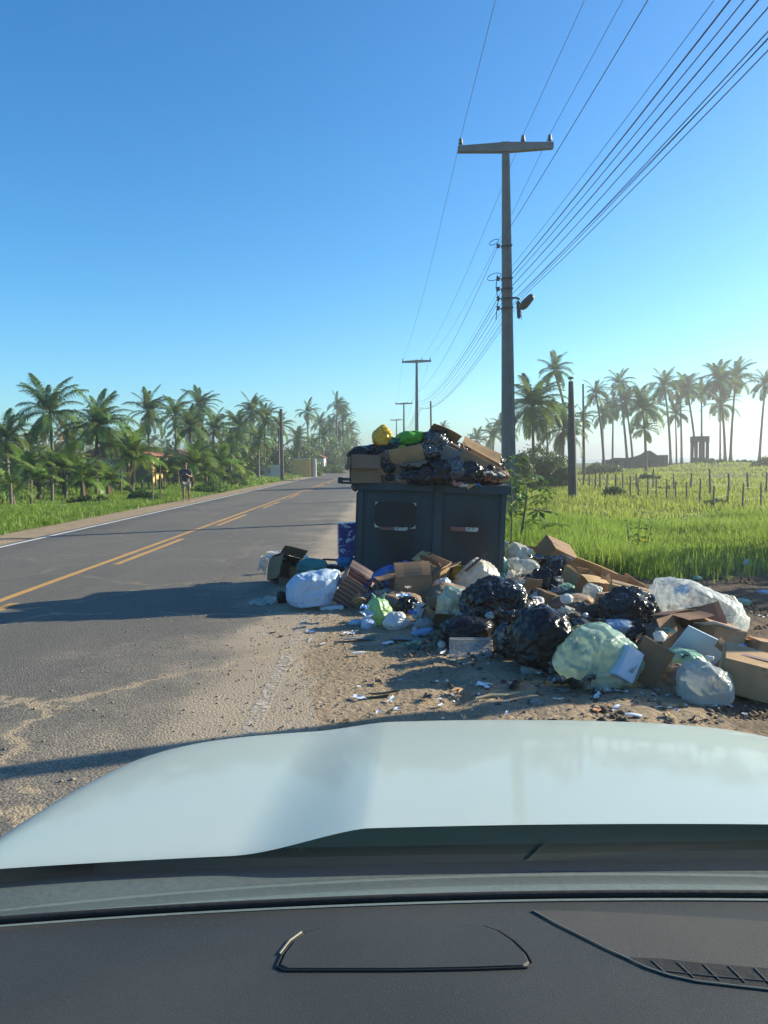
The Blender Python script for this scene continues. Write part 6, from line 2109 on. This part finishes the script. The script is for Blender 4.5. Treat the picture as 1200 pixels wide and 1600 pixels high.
for i, (x, y, w, h, mt, Y) in enumerate([(830, 970, 70, 40, 'black_matte', 8.0), (900, 985, 80, 40, 'black_matte', 7.5), (1040, 990, 80, 40, 'brown_mix', 7.0), (700, 930, 90, 40, 'brown_mix', 8.8), (620, 940, 90, 34, 'brown_mix', 8.9), (820, 950, 60, 40, 'black_matte', 8.6), (890, 940, 80, 26, 'brown_mix', 9.0), (1150, 1030, 70, 30, 'brown_mix', 6.6)]):
    bag(x, y, w, h, mt, ['dark filling bag behind the large round black bag', 'dark filling bag behind the pale green bag', 'brown waste behind the standing brown panel', 'brown waste under the olive bag', 'brown waste under the open box in front of the bin', 'dark filling bag under the white tub', 'brown waste under the teal netting', 'brown waste behind the large tan carton'][i], Y)

MIX = [('white', 'lump', 'small crumpled white bag squeezed into the rubbish pile', 'small white bags in the pile'),
       ('clear_grey', 'film', 'small crumpled see-through film squeezed into the rubbish pile', 'small film pieces in the pile'),
       ('silver', 'film', 'small shiny black film piece squeezed into the rubbish pile', 'small black film pieces in the pile'),
       ('kraft', 'board', 'small torn cardboard piece squeezed into the rubbish pile', 'small torn cardboard pieces in the pile'),
       ('cream', 'film', 'small crumpled cream wrapper squeezed into the rubbish pile', 'small cream wrappers in the pile'),
       ('mint', 'film', 'small crumpled mint film squeezed into the rubbish pile', 'small mint film pieces in the pile'),
       ('blue', 'film', 'small crumpled blue wrapper squeezed into the rubbish pile', 'small blue wrappers in the pile')]
zones = [((560, 700), (935, 985)), ((640, 800), (960, 1012)), ((790, 900), (905, 1000)), ((860, 1010), (940, 1060)), ((1000, 1170), (985, 1085)), ((800, 960), (880, 940)), ((1000, 1130), (980, 1050))]
for i in range(140):
    zx, zy = zones[i % 7]
    px, py = rng.uniform(*zx), rng.uniform(*zy)
    p = gpt(px, py)
    up_ = rng.uniform(.02, .24)
    c = at(px, py, p.y) + Vector((0, 0, up_))
    dv = c - Vector((0, 0, CAMZ))
    w = rng.uniform(9, 28)
    mt, st_, lb, gr = MIX[rng.choices(range(7), [3, 3, 4, 4, 2, 1, 1])[0]]
    ppx, ppy = px, py - up_ * F / p.y
    if st_ == 'lump':
        bag(ppx, ppy, w, w * rng.uniform(.5, .8), mt, lb, p.y, group=gr, res=30)
    elif st_ == 'film':
        film(ppx, ppy, w * 1.2, w * rng.uniform(.4, .8), mt, lb, p.y, group=gr, rot=(rng.uniform(-.8, .8), rng.uniform(-.8, .8), 0), res=18)
    else:
        board(ppx, ppy, w * p.y / F, w * .7 * p.y / F, (rng.uniform(10, 80), rng.uniform(-40, 40), rng.uniform(-40, 40)), p.y, lb, rng.choice(('kraft', 'kraft_pale', 'kraft_dark')), group=gr)

# ------------------------------------------------------------------ small litter on the ground
def lit_mesh(kind, seed):
    rg = np.random.default_rng(seed)
    n = 4
    u = np.linspace(-.5, .5, n + 1)
    A_, B_ = np.meshgrid(u, u)
    z = .18 * rg.normal(size=A_.shape) * (.6 if kind == 'paper' else 1)
    V = np.column_stack([(A_ + .12 * rg.normal(size=A_.shape)).ravel(), (B_ * .7 + .1 * rg.normal(size=A_.shape)).ravel(), z.ravel() + .2])
    idx = np.arange((n + 1) ** 2).reshape(n + 1, n + 1)
    return V, np.stack([idx[:-1, :-1], idx[:-1, 1:], idx[1:, 1:], idx[1:, :-1]], -1).reshape(-1, 4)


KINDS = [('paper', 'white', 'scrap of white paper lying on the dirt', 'paper scraps on the dirt', 'white_board'),
         ('card', 'brown', 'scrap of brown card lying on the dirt', 'card scraps on the dirt', 'kraft'),
         ('film', 'clear', 'scrap of clear film lying on the dirt', 'film scraps on the dirt', 'clear_grey'),
         ('dark', 'black', 'scrap of dark film lying on the dirt', 'dark scraps on the dirt', 'black_matte'),
         ('mint', 'mint', 'scrap of green plastic lying on the dirt', 'green scraps on the dirt', 'teal')]
LM = {}
for kd in KINDS:
    for s in range(4):
        V, Q = lit_mesh(kd[0], hash_ := (KINDS.index(kd) * 10 + s))
        LM[kd[0], s] = mk(kd[0] + '_scrap', V, Q, False, M[kd[4]])
spots = []
for i in range(150):
    px = rng.uniform(540, 1195)
    lo = 985 if px < 700 else (1040 if px < 860 else 1085)
    py = lo + (1135 - lo) * rng.random() ** 1.6 - 6
    spots.append((px, py))
for i in range(40):
    spots.append((rng.uniform(400, 640), rng.uniform(930, 1010)))
for i in range(30):
    spots.append((rng.uniform(800, 1100), rng.uniform(905, 1000)))
for i, (px, py) in enumerate(spots):
    p = gpt(px, py)
    kd = KINDS[rng.choices([0, 1, 2, 3, 4], [4, 3.2, 1.8, 1.8, .8])[0]]
    o = ob(kd[0] + '_scrap', LM[kd[0], rng.randint(0, 3)], None, (p.x, p.y, p.z + .008), (rng.uniform(-.2, .2), rng.uniform(-.2, .2), rng.uniform(0, 6.28)))
    s_ = .03 + .07 * rng.random() ** 2.5
    o.scale = (s_, s_ * rng.uniform(.5, 1), s_ * .5)
    tag(o, kd[2], 'litter', kd[3])
for (px, py, w, mt, lb, rz) in [(600, 1086, 48, 'black_matte', 'curled dark strip on the dirt before the car', .4), (990, 1122, 26, 'white_board', 'white card lying before the car at the right', -.3), (934, 1112, 22, 'orange_card', 'orange brown card lying before the car', .9),
                               (560, 1024, 20, 'white_board', 'pale chip of foam at the road edge', .3), (636, 1001, 44, 'grey_board', 'flat grey strip lying before the blue bottle', -.1), (556, 1001, 40, 'grey_board', 'flat grey strip at the road edge left of the small white bag', .1), (872, 1095, 16, 'white_board', 'white crumpled scrap on the dirt below the shiny film', .2)]:
    p = gpt(px, py)
    W_ = w * p.y / F
    o = board(px, py, W_, W_ * .35, (84, 0, math.degrees(rz)), p.y, lb, mt, .008, .012, 'larger scraps on the dirt', 'flat_scrap', 'litter')
    o.location.z = ground_z(o.location.x, o.location.y) + .015
p = gpt(777, 1090)
o = MB().tube([(-.16, 0, .01), (-.05, .01, .02), (.06, -.005, .015), (.17, .01, .02)], [.006, .009, .008, .004], 6).build('stick', M['kraft_pale'], loc=p, rot=(0, 0, .25))
tag(o, 'pale bare stick lying on the dirt before the clear tray', 'stick')
p = gpt(860, 1087)
o = MB().tube([(-.1, 0, .01), (.0, .02, .03), (.12, 0, .01)], [.004, .006, .003], 6).build('stick', M['wood'], loc=p, rot=(0, 0, -.5))
tag(o, 'darker short stick lying on the dirt below the silver film', 'stick')

# gravel and crumbs of the shoulder, twigs
def crumbs(name, n, x0, x1, y0, y1, smin, smax, mat, seed, label, dens):
    rg = np.random.default_rng(seed)
    X, Y = rg.uniform(x0, x1, n), rg.uniform(y0, y1, n)
    kp = dens(X, Y) > rg.uniform(0, 1, n)
    X, Y = X[kp], Y[kp]
    n = len(X)
    base = np.array([(1, 0, 0), (-1, 0, 0), (0, 1, 0), (0, -1, 0), (0, 0, 1), (0, 0, -1)], float)
    tri = np.array([(0, 2, 4), (2, 1, 4), (1, 3, 4), (3, 0, 4), (2, 0, 5), (1, 2, 5), (3, 1, 5), (0, 3, 5)])
    s = smin + (smax - smin) * rg.random(n) ** 3
    V = base[None] * (1 + .35 * rg.normal(size=(n, 6, 1)))
    a = rg.uniform(0, 6.28, n)
    c, s_ = np.cos(a), np.sin(a)
    x = V[:, :, 0] * c[:, None] - V[:, :, 1] * s_[:, None]
    y = V[:, :, 0] * s_[:, None] + V[:, :, 1] * c[:, None]
    V = np.stack([x, y, V[:, :, 2] * .6], -1) * s[:, None, None]
    Z = np.where(X < -.45, .008, terrain(X, Y)) + s * .15
    V += np.stack([X, Y, Z], -1)[:, None, :]
    Q = (np.arange(n)[:, None, None] * 6 + tri[None]).reshape(-1, 3)
    return tag(ob(name, mk(name, V.reshape(-1, 3), Q, False, M[mat])), label, 'gravel', None, 'stuff')


M['pebble'] = pm('pebble', (.30, .25, .19), (.16, .13, .10), 9, .9)
M['clod'] = pm('soil_clod', (.12, .09, .065), (.07, .055, .04), 9, .95)
crumbs('gravel', 26000, -2.6, 5, 3.6, 12.5, .003, .014, 'pebble', 1, 'loose sandy gravel on the shoulder and road edge', lambda x, y: .15 + .85 * sst(-1.6, -.2, x))
crumbs('soil_crumbs', 26000, -.2, 5.5, 3.8, 12.5, .005, .034, 'clod', 2, 'dark soil crumbs and clods around the rubbish', lambda x, y: sst(.2, 1.6, x + .35 * (y - 5)) * (.25 + .75 * clump(x, y, 2.0, -.2, .4)))
crumbs('rubbish_crumbs', 5000, -.4, 5, 4.2, 11.5, .004, .018, 'white_board', 3, 'tiny pale crumbs of rubbish trodden into the dirt', lambda x, y: .6 * clump(x, y, 1.6, .05, .5) * sst(-.2, 1.0, x))

# ------------------------------------------------------------------ air
g = NT('thin_haze')
pv = g.n('VolumePrincipled', {'Color': (.99, .98, .95), 'Density': .0017, 'Anisotropy': .65})  # coastal haze, kept dense enough to stand in for windscreen glare too
g.t.links.new(pv.outputs[0], g.out.inputs['Volume'])
hz = MB().box((9500, 7500, 10.5), (22500, 26500, 29.0)).build('haze', g.m)
tag(hz, 'thin pale haze over the coast, also standing in for windscreen glare', 'haze', None, 'stuff')
